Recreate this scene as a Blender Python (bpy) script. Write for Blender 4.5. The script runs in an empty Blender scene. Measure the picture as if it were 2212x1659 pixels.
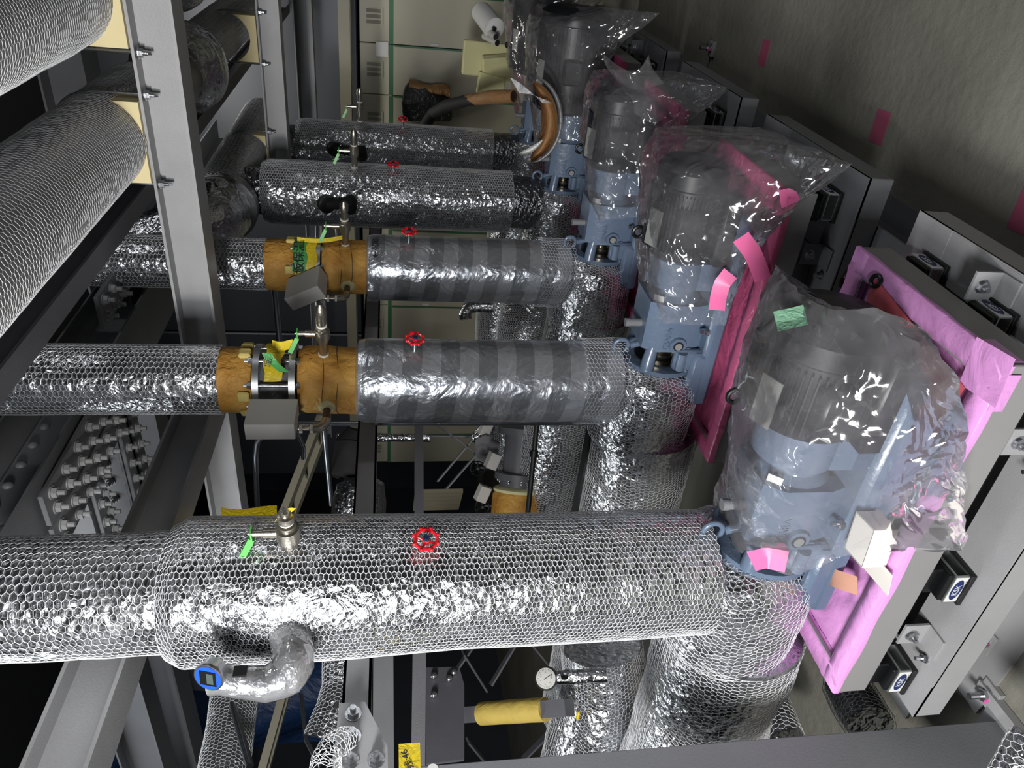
import bpy, math, random
import numpy as np
from mathutils import Vector, Matrix, Euler
random.seed(7); rng = np.random.default_rng(7)
scn = bpy.context.scene
COL = scn.collection
# ------------------------------------------------------------------ camera
H = 1.35
FPX = 1623.16
_p, _r, _y = 0.16391968, 0.0037304, 0.58667887
def _axes():
    cp, sp, cr, sr, cy, sy = math.cos(_p), math.sin(_p), math.cos(_r), math.sin(_r), math.cos(_y), math.sin(_y)
    P = np.array([[1, 0, 0], [0, cp, -sp], [0, sp, cp]]); R = np.array([[cr, -sr, 0], [sr, cr, 0], [0, 0, 1]])
    return np.array([R @ P @ np.array(d) for d in ([cy, 0, -sy], [sy, 0, cy], [0, -1, 0.])])
DW = _axes()
cam_d = bpy.data.cameras.new('camera'); cam = bpy.data.objects.new('camera', cam_d); COL.objects.link(cam)
cam_d.sensor_fit = 'HORIZONTAL'; cam_d.sensor_width = 36; cam_d.lens = 36 * FPX / 2212; cam_d.clip_start = 0.02
ex, ey, ez = DW[:, 1], DW[:, 0], -DW[:, 2]
cam.matrix_world = Matrix(((ex[0], ey[0], ez[0], 0), (ex[1], ey[1], ez[1], 0), (ex[2], ey[2], ez[2], H), (0, 0, 0, 1)))
scn.camera = cam
# ------------------------------------------------------------------ world, lamps, exposure
scn.view_settings.view_transform = 'Standard'; scn.view_settings.look = 'None'
scn.view_settings.exposure = 0.0; scn.view_settings.gamma = 1.0; scn.view_settings.use_curve_mapping = False
scn.cycles.transparent_max_bounces = 32; scn.cycles.max_bounces = 6
scn.cycles.sample_clamp_indirect = 6.0
w = bpy.data.worlds.new('room_air'); scn.world = w; w.use_nodes = True
w.node_tree.nodes['Background'].inputs[0].default_value = (0.55, 0.60, 0.66, 1)
w.node_tree.nodes['Background'].inputs[1].default_value = 0.045
def area(name, loc, target, sx, sy, power, col=(1, 0.97, 0.92)):
    l = bpy.data.lights.new(name, 'AREA'); l.shape = 'RECTANGLE'; l.size = sx; l.size_y = sy; l.energy = power; l.color = col
    o = bpy.data.objects.new(name, l); COL.objects.link(o); o.location = loc
    o.rotation_euler = (Vector(target) - Vector(loc)).to_track_quat('-Z', 'Y').to_euler(); return o
area('work_lamp', (-0.95, -0.95, 1.75), (-1.2, 2.0, 1.1), 0.34, 0.34, 66, (1, 0.985, 0.95))
area('site_lamp', (-0.45, -1.2, 1.62), (-0.9, 2.4, 1.5), 0.5, 0.25, 40, (0.96, 0.98, 1.0))
area('left_fill_light', (-3.2, 1.2, 3.2), (-1.6, 2.0, 0.8), 0.2, 1.4, 22, (0.93, 0.97, 1.0))  # added overhead fill from the left, not a known fixture
area('floor_fill_light', (2.6, 2.2, 3.0), (0.9, 2.4, 0.0), 0.2, 1.2, 16, (0.97, 0.98, 1.0))  # added fill to brighten the floor right of the bases
area('cabinet_fill_light', (-1.6, 4.9, 3.0), (-1.6, 6.2, 1.0), 1.6, 0.2, 30, (1, 0.97, 0.9))  # added fill that lifts the cabinet fronts, no real lamp known here

# ------------------------------------------------------------------ helpers
def at(x, y, X=None, Y=None, Z=None, d=None):
    """point on the plane X=, Y= or Z= that was measured at photo pixel (x, y)"""
    r = DW @ np.array([829.5 - y, x - 1106, FPX]); c = np.array([0, 0, H])
    if X is not None: t = X / r[0]
    elif Y is not None: t = Y / r[1]
    elif Z is not None: t = (Z - H) / r[2]
    else: t = d / FPX
    return c + t * r
def N3(P, s=1.0, seed=0):
    """cheap smooth noise, about -1..1"""
    g = np.random.default_rng(seed); out = np.zeros(P.shape[:-1]); a = 1.0; tot = 0
    for o in range(4):
        for k in range(3):
            d = g.normal(size=3); d /= np.linalg.norm(d); out += a * np.sin((P @ d) * s * (1.9 ** o) + g.uniform(0, 6.28)); tot += a * .6
        a *= .55
    return out / tot
class MB:
    def __init__(self): self.v = []; self.f = []; self.n = 0; self.smooth = False
    def add(self, verts, faces):
        verts = np.asarray(verts, float); b = self.n
        self.v.append(verts); self.n += len(verts)
        self.f.extend([tuple(int(i) + b for i in f) for f in faces]); return self
    def box(self, c, s, rot=None, bev=0.0):
        x, y, z = [q / 2 for q in s]
        if bev <= 0:
            V = np.array([(i * x, j * y, k * z) for i in (-1, 1) for j in (-1, 1) for k in (-1, 1)])
            F = [(0, 1, 3, 2), (4, 6, 7, 5), (0, 4, 5, 1), (2, 3, 7, 6), (0, 2, 6, 4), (1, 5, 7, 3)]
        else:
            b = min(bev, .49 * min(s)); V = []
            for i in (-1, 1):
                for j in (-1, 1):
                    for k in (-1, 1):
                        V += [(i * x, j * (y - b), k * (z - b)), (i * (x - b), j * y, k * (z - b)), (i * (x - b), j * (y - b), k * z)]
            V = np.array(V); ix = lambda i, j, k: ((i > 0) * 4 + (j > 0) * 2 + (k > 0)) * 3
            F = []
            for s_ in (-1, 1):
                F.append([ix(s_, a, b_) for a, b_ in ((-1, -1), (-1, 1), (1, 1), (1, -1))][::(1 if s_ < 0 else -1)])
                F.append([ix(a, s_, b_) + 1 for a, b_ in ((-1, -1), (-1, 1), (1, 1), (1, -1))][::(-1 if s_ < 0 else 1)])
                F.append([ix(a, b_, s_) + 2 for a, b_ in ((-1, -1), (-1, 1), (1, 1), (1, -1))][::(1 if s_ < 0 else -1)])
            for a in (-1, 1):
                for b_ in (-1, 1):
                    F.append([ix(a, b_, -1), ix(a, b_, 1), ix(a, b_, 1) + 1, ix(a, b_, -1) + 1])
                    F.append([ix(a, -1, b_), ix(a, 1, b_), ix(a, 1, b_) + 2, ix(a, -1, b_) + 2])
                    F.append([ix(-1, a, b_) + 1, ix(1, a, b_) + 1, ix(1, a, b_) + 2, ix(-1, a, b_) + 2])
            for i in (-1, 1):
                for j in (-1, 1):
                    for k in (-1, 1): q = ix(i, j, k); F.append([q, q + 1, q + 2])
        if rot is not None: V = V @ np.array(rot).T
        return self.add(V + np.array(c), F)
    def bar(self, p0, p1, w, h, up=(0, 0, 1)):
        """box from p0 to p1, w across, h along up"""
        p0, p1 = np.array(p0, float), np.array(p1, float); t = p1 - p0; L = np.linalg.norm(t); t /= L
        s = np.cross(t, up); s /= np.linalg.norm(s); u = np.cross(s, t)
        return self.box((p0 + p1) / 2, (L, w, h), np.array([t, s, u]).T, 0)
    def prism(self, pts, p0, ax, h, xdir=None):
        """polygon pts (2D) extruded by h along ax from p0; xdir = first 2D axis"""
        ax = np.array(ax, float); ax /= np.linalg.norm(ax)
        if xdir is None: xdir = (1, 0, 0) if abs(ax[0]) < .9 else (0, 1, 0)
        a = np.array(xdir, float); a -= ax * (a @ ax); a /= np.linalg.norm(a); b = np.cross(ax, a); n = len(pts)
        base = np.array([np.array(p0) + a * p[0] + b * p[1] for p in pts])
        V = np.vstack([base, base + ax * h])
        return self.add(V, [tuple(range(n))[::-1], tuple(range(n, 2 * n))] + [(i, (i + 1) % n, n + (i + 1) % n, n + i) for i in range(n)])
    def cyl(self, p0, p1, r0, r1=None, n=20, cap=True):
        r1 = r0 if r1 is None else r1
        return self.tube([p0, p1], [r0, r1], n, cap)
    def tube(self, pts, r, n=12, cap=True):
        pts = np.array(pts, float); m = len(pts); r = np.full(m, r, float) if np.isscalar(r) else np.array(r, float)
        A, B = frames(pts); th = np.arange(n) * 2 * np.pi / n
        V = (pts[:, None] + r[:, None, None] * (np.cos(th)[None, :, None] * A[:, None] + np.sin(th)[None, :, None] * B[:, None])).reshape(-1, 3)
        F = [(i * n + j, i * n + (j + 1) % n, (i + 1) * n + (j + 1) % n, (i + 1) * n + j) for i in range(m - 1) for j in range(n)]
        if cap: F += [tuple(range(n))[::-1], tuple(range((m - 1) * n, m * n))]
        return self.add(V, F)
    def lathe(self, prof, p0, ax, n=24, cap=True):
        """prof: (distance along ax, radius)"""
        ax = np.array(ax, float); ax /= np.linalg.norm(ax); a = np.cross(ax, (0, 0, 1) if abs(ax[2]) < .9 else (1, 0, 0)); a /= np.linalg.norm(a); b = np.cross(ax, a)
        th = np.arange(n) * 2 * np.pi / n; ring = np.cos(th)[:, None] * a + np.sin(th)[:, None] * b
        V = np.vstack([np.array(p0) + ax * d + ring * max(r, 1e-4) for d, r in prof]); m = len(prof)
        F = [(i * n + j, i * n + (j + 1) % n, (i + 1) * n + (j + 1) % n, (i + 1) * n + j) for i in range(m - 1) for j in range(n)]
        if cap: F += [tuple(range(n))[::-1], tuple(range((m - 1) * n, m * n))]
        return self.add(V, F)
    def torus(self, c, ax, R, r, n=32, k=10):
        ax = np.array(ax, float); ax /= np.linalg.norm(ax); a = np.cross(ax, (0, 0, 1) if abs(ax[2]) < .9 else (1, 0, 0)); a /= np.linalg.norm(a); b = np.cross(ax, a)
        V = []
        for i in range(n):
            t = 2 * np.pi * i / n; d = np.cos(t) * a + np.sin(t) * b
            for j in range(k):
                p = 2 * np.pi * j / k; V.append(np.array(c) + d * (R + r * np.cos(p)) + ax * r * np.sin(p))
        return self.add(V, [(i * k + j, i * k + (j + 1) % k, ((i + 1) % n) * k + (j + 1) % k, ((i + 1) % n) * k + j) for i in range(n) for j in range(k)])
    def sphere(self, c, r, n=12, sc=(1, 1, 1)):
        prof = [(-math.cos(math.pi * i / n) * r, math.sin(math.pi * i / n) * r) for i in range(n + 1)]
        q = MB(); q.lathe(prof, (0, 0, 0), (0, 0, 1), 2 * n, True)
        return self.add(np.vstack(q.v) * np.array(sc) + np.array(c), q.f)
    def bolt(self, p, ax, s=0.012, l=0.02, nut=True):
        """washer, hex nut and thread standing on p along ax"""
        ax = np.array(ax, float); ax /= np.linalg.norm(ax); p = np.array(p, float); hx = [(s * math.cos(k * math.pi / 3), s * math.sin(k * math.pi / 3)) for k in range(6)]
        self.cyl(p, p + ax * s * .2, s * 1.35, n=16)
        self.prism(hx, p + ax * s * .2, ax, s * .9)
        self.cyl(p + ax * s * 1.0, p + ax * (s * 1.1 + l), s * .52, n=10)
        return self
    def grid(self, P, close_v=False, close_u=False):
        nu, nv = P.shape[:2]; F = []
        for i in range(nu if close_u else nu - 1):
            for j in range(nv if close_v else nv - 1):
                F.append((i * nv + j, i * nv + (j + 1) % nv, ((i + 1) % nu) * nv + (j + 1) % nv, ((i + 1) % nu) * nv + j))
        return self.add(P.reshape(-1, 3), F)
    def build(self, name, m, parent=None, smooth=None, origin=None):
        V = np.vstack(self.v)
        if parent is not None: V = V - np.array(PW.get(parent.name, (0, 0, 0)))
        elif origin is not None: V = V - np.array(origin)
        me = bpy.data.meshes.new(name); me.from_pydata(V.tolist(), [], self.f); me.update()
        import bmesh
        bm = bmesh.new(); bm.from_mesh(me); bmesh.ops.recalc_face_normals(bm, faces=bm.faces); bm.to_mesh(me); bm.free()
        if smooth is None: smooth = self.smooth
        if smooth:
            me.shade_smooth()
            if smooth != 'all':
                try: me.set_sharp_from_angle(angle=math.radians(40))
                except Exception: pass
        me.materials.append(m); o = bpy.data.objects.new(name, me); COL.objects.link(o)
        if parent is not None: o.parent = parent; PW[o.name] = PW.get(parent.name, (0, 0, 0))
        elif origin is not None: o.location = origin; PW[o.name] = tuple(origin)
        return o
PW = {}
def frames(pts):
    m = len(pts); T = np.gradient(pts, axis=0) if m > 2 else np.repeat((pts[1] - pts[0])[None], m, 0); T /= np.linalg.norm(T, axis=1)[:, None]
    a = np.cross(T[0], (0, 0, 1)) if abs(T[0][2]) < .9 else np.cross(T[0], (0, 1, 0)); a /= np.linalg.norm(a); A = [a]
    for i in range(1, m):
        a = A[-1] - T[i] * (A[-1] @ T[i]); A.append(a / np.linalg.norm(a))
    A = np.array(A); return A, np.cross(T, A)
def raw_mesh(name, V, Q, m, parent=None, origin=(0, 0, 0)):
    """fast mesh from numpy quads"""
    off = np.array(PW.get(parent.name, (0, 0, 0))) if parent is not None else np.array(origin)
    V = (V - off).astype(np.float32); me = bpy.data.meshes.new(name)
    me.vertices.add(len(V)); me.vertices.foreach_set('co', V.ravel())
    me.loops.add(Q.size); me.loops.foreach_set('vertex_index', Q.astype(np.int32).ravel())
    me.polygons.add(len(Q)); me.polygons.foreach_set('loop_start', np.arange(0, Q.size, 4, dtype=np.int32)); me.polygons.foreach_set('loop_total', np.full(len(Q), 4, np.int32))
    me.update(calc_edges=True); me.shade_smooth(); me.materials.append(m)
    o = bpy.data.objects.new(name, me); COL.objects.link(o)
    if parent is not None: o.parent = parent; PW[o.name] = PW.get(parent.name, (0, 0, 0))
    return o
def thing(name, label, cat, loc=(0, 0, 0), group=None):
    o = bpy.data.objects.new(name, None); COL.objects.link(o); o.location = loc; o.empty_display_size = .05
    o['label'] = label; o['category'] = cat
    if group: o['group'] = group
    PW[o.name] = tuple(loc); return o
def tag(o, label, cat, group=None, kind=None):
    o['label'] = label; o['category'] = cat
    if group: o['group'] = group
    if kind: o['kind'] = kind
    return o
def struct(name, mb, m, smooth=False, origin=None):
    o = mb.build(name, m, None, smooth, origin); o['kind'] = 'structure'; return o
def copy_tree(o, parent=None):
    c = o.copy(); COL.objects.link(c); c.parent = parent
    for ch in list(o.children): copy_tree(ch, c)
    return c
def dup(o, loc, label, group=None, rotz=None):
    c = copy_tree(o); c.location = loc; c['label'] = label
    if rotz is not None: c.rotation_euler = (0, 0, rotz)
    if group: c['group'] = group
    return c
def text_mesh(name, s, size, M, m, parent=None, ext=0.0004, align='CENTER'):
    """flat lettering; M = 4x4 placing the text plane in the world"""
    cu = bpy.data.curves.new(name, 'FONT'); cu.body = s; cu.size = size; cu.extrude = ext; cu.align_x = align; cu.align_y = 'CENTER'
    t = bpy.data.objects.new(name, cu); COL.objects.link(t); dg = bpy.context.evaluated_depsgraph_get(); dg.update()
    me = bpy.data.meshes.new_from_object(t.evaluated_get(dg)); bpy.data.objects.remove(t)
    me.transform(M); off = PW.get(parent.name, (0, 0, 0)) if parent is not None else (0, 0, 0)
    me.transform(Matrix.Translation(-Vector(off))); me.materials.clear(); me.materials.append(m)
    o = bpy.data.objects.new(name, me); COL.objects.link(o)
    if parent is not None: o.parent = parent; PW[o.name] = off
    return o
def plane_M(p, right, up):
    r = Vector(right).normalized(); u = Vector(up); u = (u - r * u.dot(r)).normalized(); n = r.cross(u)
    return Matrix(((r.x, u.x, n.x, p[0]), (r.y, u.y, n.y, p[1]), (r.z, u.z, n.z, p[2]), (0, 0, 0, 1)))

# ------------------------------------------------------------------ materials
def srgb(r, g, b): return tuple(((c / 255) / 12.92 if c / 255 <= .04045 else ((c / 255 + .055) / 1.055) ** 2.4) for c in (r, g, b)) + (1,)
def mat(name, col, rough=.5, metal=0.0, bump=None, var=None, spec=None, coat=0):
    """bump = list of (kind, scale, distance); var = (scale, dark factor, detail)"""
    m = bpy.data.materials.new(name); m.use_nodes = True; nt = m.node_tree; N = nt.nodes; L = nt.links; b = N['Principled BSDF']
    b.inputs['Base Color'].default_value = col; b.inputs['Roughness'].default_value = rough; b.inputs['Metallic'].default_value = metal
    if spec is not None: b.inputs['Specular IOR Level'].default_value = spec
    if coat: b.inputs['Coat Weight'].default_value = coat; b.inputs['Coat Roughness'].default_value = .15
    tc = N.new('ShaderNodeTexCoord')
    if var:
        n = N.new('ShaderNodeTexNoise'); n.inputs['Scale'].default_value = var[0]; n.inputs['Detail'].default_value = 6; L.new(tc.outputs['Object'], n.inputs['Vector'])
        mx = N.new('ShaderNodeMix'); mx.data_type = 'RGBA'; mx.blend_type = 'MIX'; r = N.new('ShaderNodeMapRange'); r.inputs[1].default_value = .3; r.inputs[2].default_value = .7
        L.new(n.outputs['Fac'], r.inputs[0]); L.new(r.outputs[0], mx.inputs[0]); mx.inputs[6].default_value = col
        c2 = var[1] if isinstance(var[1], tuple) else tuple(c * var[1] for c in col[:3]) + (1,); mx.inputs[7].default_value = c2
        L.new(mx.outputs[2], b.inputs['Base Color'])
    prev = None
    for kind, sc, dist in (bump or []):
        if kind == 'vor':
            n = N.new('ShaderNodeTexVoronoi'); n.feature = 'SMOOTH_F1'; n.inputs['Smoothness'].default_value = .6; out = n.outputs['Distance']
        elif kind == 'edge':
            n = N.new('ShaderNodeTexVoronoi'); n.feature = 'DISTANCE_TO_EDGE'; out = n.outputs['Distance']
        elif kind == 'wave':
            n = N.new('ShaderNodeTexWave'); n.inputs['Distortion'].default_value = 6; n.inputs['Detail'].default_value = 2; out = n.outputs['Fac']
        else:
            n = N.new('ShaderNodeTexNoise'); n.inputs['Detail'].default_value = 5; out = n.outputs['Fac']
            if kind == 'crease': n.inputs['Distortion'].default_value = 1.5
        src = tc.outputs['Object']
        if kind in ('vor', 'edge'):
            wn = N.new('ShaderNodeTexNoise'); wn.inputs['Scale'].default_value = sc * .6; L.new(src, wn.inputs['Vector'])
            vm = N.new('ShaderNodeVectorMath'); vm.operation = 'MULTIPLY_ADD'; L.new(wn.outputs['Color'], vm.inputs[0]); vm.inputs[1].default_value = (1.6 / sc,) * 3; L.new(src, vm.inputs[2]); src = vm.outputs[0]
        n.inputs['Scale'].default_value = sc; L.new(src, n.inputs['Vector'])
        bp = N.new('ShaderNodeBump'); bp.inputs['Distance'].default_value = dist; L.new(out, bp.inputs['Height'])
        if prev: L.new(prev.outputs[0], bp.inputs['Normal'])
        prev = bp
    if prev: L.new(prev.outputs[0], b.inputs['Normal'])
    return m
def banded(m, lo, period, dark, axis=2, slant=0.0):
    """metre-spaced tape bands round a pipe, given as a second base colour"""
    nt = m.node_tree; N = nt.nodes; L = nt.links; b = N['Principled BSDF']; tc = N.new('ShaderNodeTexCoord'); sp = N.new('ShaderNodeSeparateXYZ'); L.new(tc.outputs['Object'], sp.inputs[0])
    a = N.new('ShaderNodeMath'); a.operation = 'MULTIPLY_ADD'; L.new(sp.outputs[0], a.inputs[0]); a.inputs[1].default_value = slant; L.new(sp.outputs[axis], a.inputs[2])
    f = N.new('ShaderNodeMath'); f.operation = 'PINGPONG'; L.new(a.outputs[0], f.inputs[0]); f.inputs[1].default_value = period
    g = N.new('ShaderNodeMath'); g.operation = 'GREATER_THAN'; L.new(f.outputs[0], g.inputs[0]); g.inputs[1].default_value = period * .5
    mx = N.new('ShaderNodeMix'); mx.data_type = 'RGBA'; L.new(g.outputs[0], mx.inputs[0]); mx.inputs[6].default_value = b.inputs['Base Color'].default_value; mx.inputs[7].default_value = dark
    L.new(mx.outputs[2], b.inputs['Base Color']); return m
def film(name, tint=(1, 1, 1, 1), haze=.10, gloss=.06, scale=14, bump=.012, rough=.08):
    m = bpy.data.materials.new(name); m.use_nodes = True; nt = m.node_tree; N = nt.nodes; L = nt.links
    for n in list(N): N.remove(n)
    out = N.new('ShaderNodeOutputMaterial'); tr = N.new('ShaderNodeBsdfTransparent'); tr.inputs[0].default_value = tint
    gl = N.new('ShaderNodeBsdfGlossy'); gl.inputs['Roughness'].default_value = rough; gl.inputs[0].default_value = (1, 1, 1, 1)
    df = N.new('ShaderNodeBsdfDiffuse'); df.inputs[0].default_value = srgb(186, 186, 190); tl = N.new('ShaderNodeBsdfTranslucent'); tl.inputs[0].default_value = srgb(186, 186, 190)
    tc = N.new('ShaderNodeTexCoord'); prev = None
    for sc, di, ty in ((scale * .35, bump * 1.6, 'RIDGED_MULTIFRACTAL'), (scale * 1.3, bump * .6, 'RIDGED_MULTIFRACTAL')):
        v = N.new('ShaderNodeTexNoise'); v.noise_type = ty; v.inputs['Scale'].default_value = sc; v.inputs['Detail'].default_value = 3; v.inputs['Distortion'].default_value = .8; L.new(tc.outputs['Object'], v.inputs['Vector'])
        bp = N.new('ShaderNodeBump'); bp.inputs['Distance'].default_value = di; L.new(v.outputs['Fac'], bp.inputs['Height'])
        if prev: L.new(prev.outputs[0], bp.inputs['Normal'])
        prev = bp
    for q in (gl, df, tl): L.new(prev.outputs[0], q.inputs['Normal'])
    lw = N.new('ShaderNodeLayerWeight'); lw.inputs['Blend'].default_value = .25
    nz = N.new('ShaderNodeTexNoise'); nz.inputs['Scale'].default_value = 9; nz.inputs['Detail'].default_value = 6; L.new(tc.outputs['Object'], nz.inputs['Vector'])
    dd = N.new('ShaderNodeAddShader'); L.new(df.outputs[0], dd.inputs[0]); L.new(tl.outputs[0], dd.inputs[1])
    h = N.new('ShaderNodeMapRange'); L.new(nz.outputs['Fac'], h.inputs[0]); h.inputs[1].default_value = .3; h.inputs[2].default_value = .75; h.inputs[3].default_value = haze * .35; h.inputs[4].default_value = haze * 1.8
    h2 = N.new('ShaderNodeMath'); h2.operation = 'MULTIPLY_ADD'; L.new(lw.outputs['Facing'], h2.inputs[0]); h2.inputs[1].default_value = haze * 1.6; L.new(h.outputs[0], h2.inputs[2])
    m1 = N.new('ShaderNodeMixShader'); L.new(h2.outputs[0], m1.inputs[0]); L.new(tr.outputs[0], m1.inputs[1]); L.new(dd.outputs[0], m1.inputs[2])
    g = N.new('ShaderNodeMath'); g.operation = 'MULTIPLY_ADD'; L.new(lw.outputs['Fresnel'], g.inputs[0]); g.inputs[1].default_value = .8; g.inputs[2].default_value = gloss
    m2 = N.new('ShaderNodeMixShader'); L.new(g.outputs[0], m2.inputs[0]); L.new(m1.outputs[0], m2.inputs[1]); L.new(gl.outputs[0], m2.inputs[2])
    L.new(m2.outputs[0], out.inputs[0]); return m
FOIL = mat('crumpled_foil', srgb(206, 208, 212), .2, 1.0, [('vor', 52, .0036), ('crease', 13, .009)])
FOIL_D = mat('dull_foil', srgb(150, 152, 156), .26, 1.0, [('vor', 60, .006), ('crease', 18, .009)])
FOIL_T = banded(mat('taped_foil', srgb(214, 217, 224), .30, .80, [('vor', 45, .0016), ('crease', 8, .010)]), 0, .054, srgb(176, 180, 186), slant=.12)
CLOTH = mat('glass_cloth_foil', srgb(150, 150, 152), .38, .6, [('noise', 400, .0006), ('crease', 14, .004)])
WIRE = mat('galvanised_wire', srgb(236, 237, 240), .42, .2)
ZINC = mat('zinc_plated_steel', srgb(190, 192, 196), .28, 1.0, [('noise', 120, .0006)])
GALV = mat('conduit_steel', srgb(150, 155, 162), .32, 1.0)
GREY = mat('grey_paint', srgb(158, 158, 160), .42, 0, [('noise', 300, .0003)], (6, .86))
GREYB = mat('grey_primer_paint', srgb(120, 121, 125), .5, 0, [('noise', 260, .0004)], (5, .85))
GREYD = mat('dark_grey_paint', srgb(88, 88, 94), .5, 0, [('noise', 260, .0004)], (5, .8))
BASEG = mat('base_frame_grey', srgb(140, 139, 139), .45, 0, [('noise', 200, .0003)], (4, .92))
FLOORM = mat('concrete', srgb(136, 134, 124), .75, 0, [('noise', 30, .004), ('noise', 300, .0008)], (2.2, .72))
WALLD = mat('dark_wall', srgb(58, 62, 72), .6, 0, None, (1.2, .7))
CEILD = mat('dark_ceiling', srgb(34, 35, 38), .8)
BLACK = mat('black_rubber', srgb(22, 22, 23), .5, 0)
BLACKM = mat('black_metal', srgb(16, 17, 19), .38, .2)
FOAMB = mat('black_foam', srgb(26, 26, 27), .75, 0)
BLUE = mat('blue_grey_enamel', srgb(94, 110, 132), .32, 0, [('noise', 60, .0015)], None, coat=.4)
MOTOR = mat('dark_motor_paint', srgb(22, 25, 30), .4, .1, None, None)
STEEL = mat('polished_steel', srgb(170, 162, 146), .2, 1.0)
RUSTY = mat('brown_varnished_pipe', srgb(86, 70, 60), .45, .4)
RED = mat('red_enamel', srgb(205, 26, 38), .22, 0, None, None, coat=.6)
DKBLUE = mat('dark_blue_cap', srgb(20, 40, 74), .3)
NICK = mat('nickel_brass', srgb(188, 182, 170), .3, 1.0, [('noise', 200, .0006)])
PTFE = mat('white_seal_tape', srgb(225, 222, 215), .6)
GREEN = mat('green_lever_plastic', srgb(86, 176, 82), .4)
GREENT = mat('green_tape', srgb(70, 150, 78), .4, 0, [('crease', 40, .004)])
WOOLY = mat('pale_yellow_wool', srgb(196, 170, 84), .7, 0, [('crease', 14, .006)], (20, .9))
YELT = mat('yellow_tape', srgb(214, 188, 30), .38, 0, [('crease', 40, .004)])
GREENC = mat('cabinet_green_tape', srgb(62, 116, 84), .5)
PALEGT = mat('pale_green_tape', srgb(128, 176, 146), .55, 0, [('crease', 50, .004)])
WOOL = mat('amber_glass_wool', srgb(204, 156, 76), .55, 0, [('crease', 26, .008), ('noise', 90, .0015)], (14, srgb(164, 112, 42)), spec=.35)
WOOLL = mat('cut_glass_wool', srgb(206, 186, 110), .8, 0, [('noise', 60, .004)])
FLUFF = mat('loose_glass_wool', srgb(196, 186, 140), .9, 0, [('noise', 60, .006)])
SADDLE = mat('urethane_saddle', srgb(222, 206, 158), .6, 0)
CREAMF = mat('cream_foam_board', srgb(204, 200, 152), .75, 0, [('noise', 20, .004)])
CARD = mat('grey_white_carton', srgb(186, 183, 178), .6)
WHITE = mat('white_carton', srgb(226, 222, 214), .55)
KRAFT = mat('kraft_paper', srgb(150, 112, 72), .6, 0, [('crease', 22, .008)])
KRAFTP = mat('pinkish_kraft_card', srgb(196, 146, 124), .7, 0, None, (40, .92))
LILAC = mat('lilac_pink_film', srgb(214, 150, 210), .34, 0, [('crease', 9, .006)], None)
PINK = mat('deep_pink_film', srgb(206, 96, 140), .3, 0, [('crease', 12, .008)], None)
REDF = mat('coral_red_film', srgb(204, 92, 104), .33, 0, [('crease', 9, .008)], None)
HOTP = mat('hot_pink_tape', srgb(236, 112, 168), .4)
CAB = mat('beige_cabinet_paint', srgb(184, 180, 160), .45, 0, None, (2, .93))
CABD = mat('cabinet_vent_grey', srgb(128, 124, 110), .6)
PLATE = mat('nameplate', srgb(160, 162, 160), .4, .4)
PAPER = mat('white_paper', srgb(214, 214, 212), .6)
INK = mat('ink', srgb(30, 30, 34), .6)
INKB = mat('navy_print', srgb(22, 38, 92), .5)
INKLB = mat('blue_print', srgb(40, 130, 200), .5)
ALU = mat('aluminium_tube', srgb(188, 190, 190), .34, .9)
TRAY = mat('beige_cable_tray', srgb(128, 124, 108), .45)
TARP = mat('blue_sheeting', srgb(18, 48, 88), .5, 0, [('crease', 6, .02)])
PLY = mat('plywood', srgb(128, 120, 100), .7, 0, [('wave', 6, .001)], (3, .85))
MAGENTA = mat('pink_marker', srgb(226, 80, 168), .5)
BAG = film('clear_plastic_bag')
BAGL = film('thin_clear_wrap', haze=.2, gloss=.3, scale=60, bump=.004, rough=.14)
SILV = mat('silver_tape_wrap', srgb(186, 188, 192), .26, .8, [('crease', 30, .012), ('vor', 30, .006)])
FANG = mat('dial_face', srgb(206, 206, 202), .5)
LCD = mat('digital_display', srgb(70, 84, 82), .3)
GBLUE = mat('gauge_blue', srgb(30, 80, 190), .3)

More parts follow.
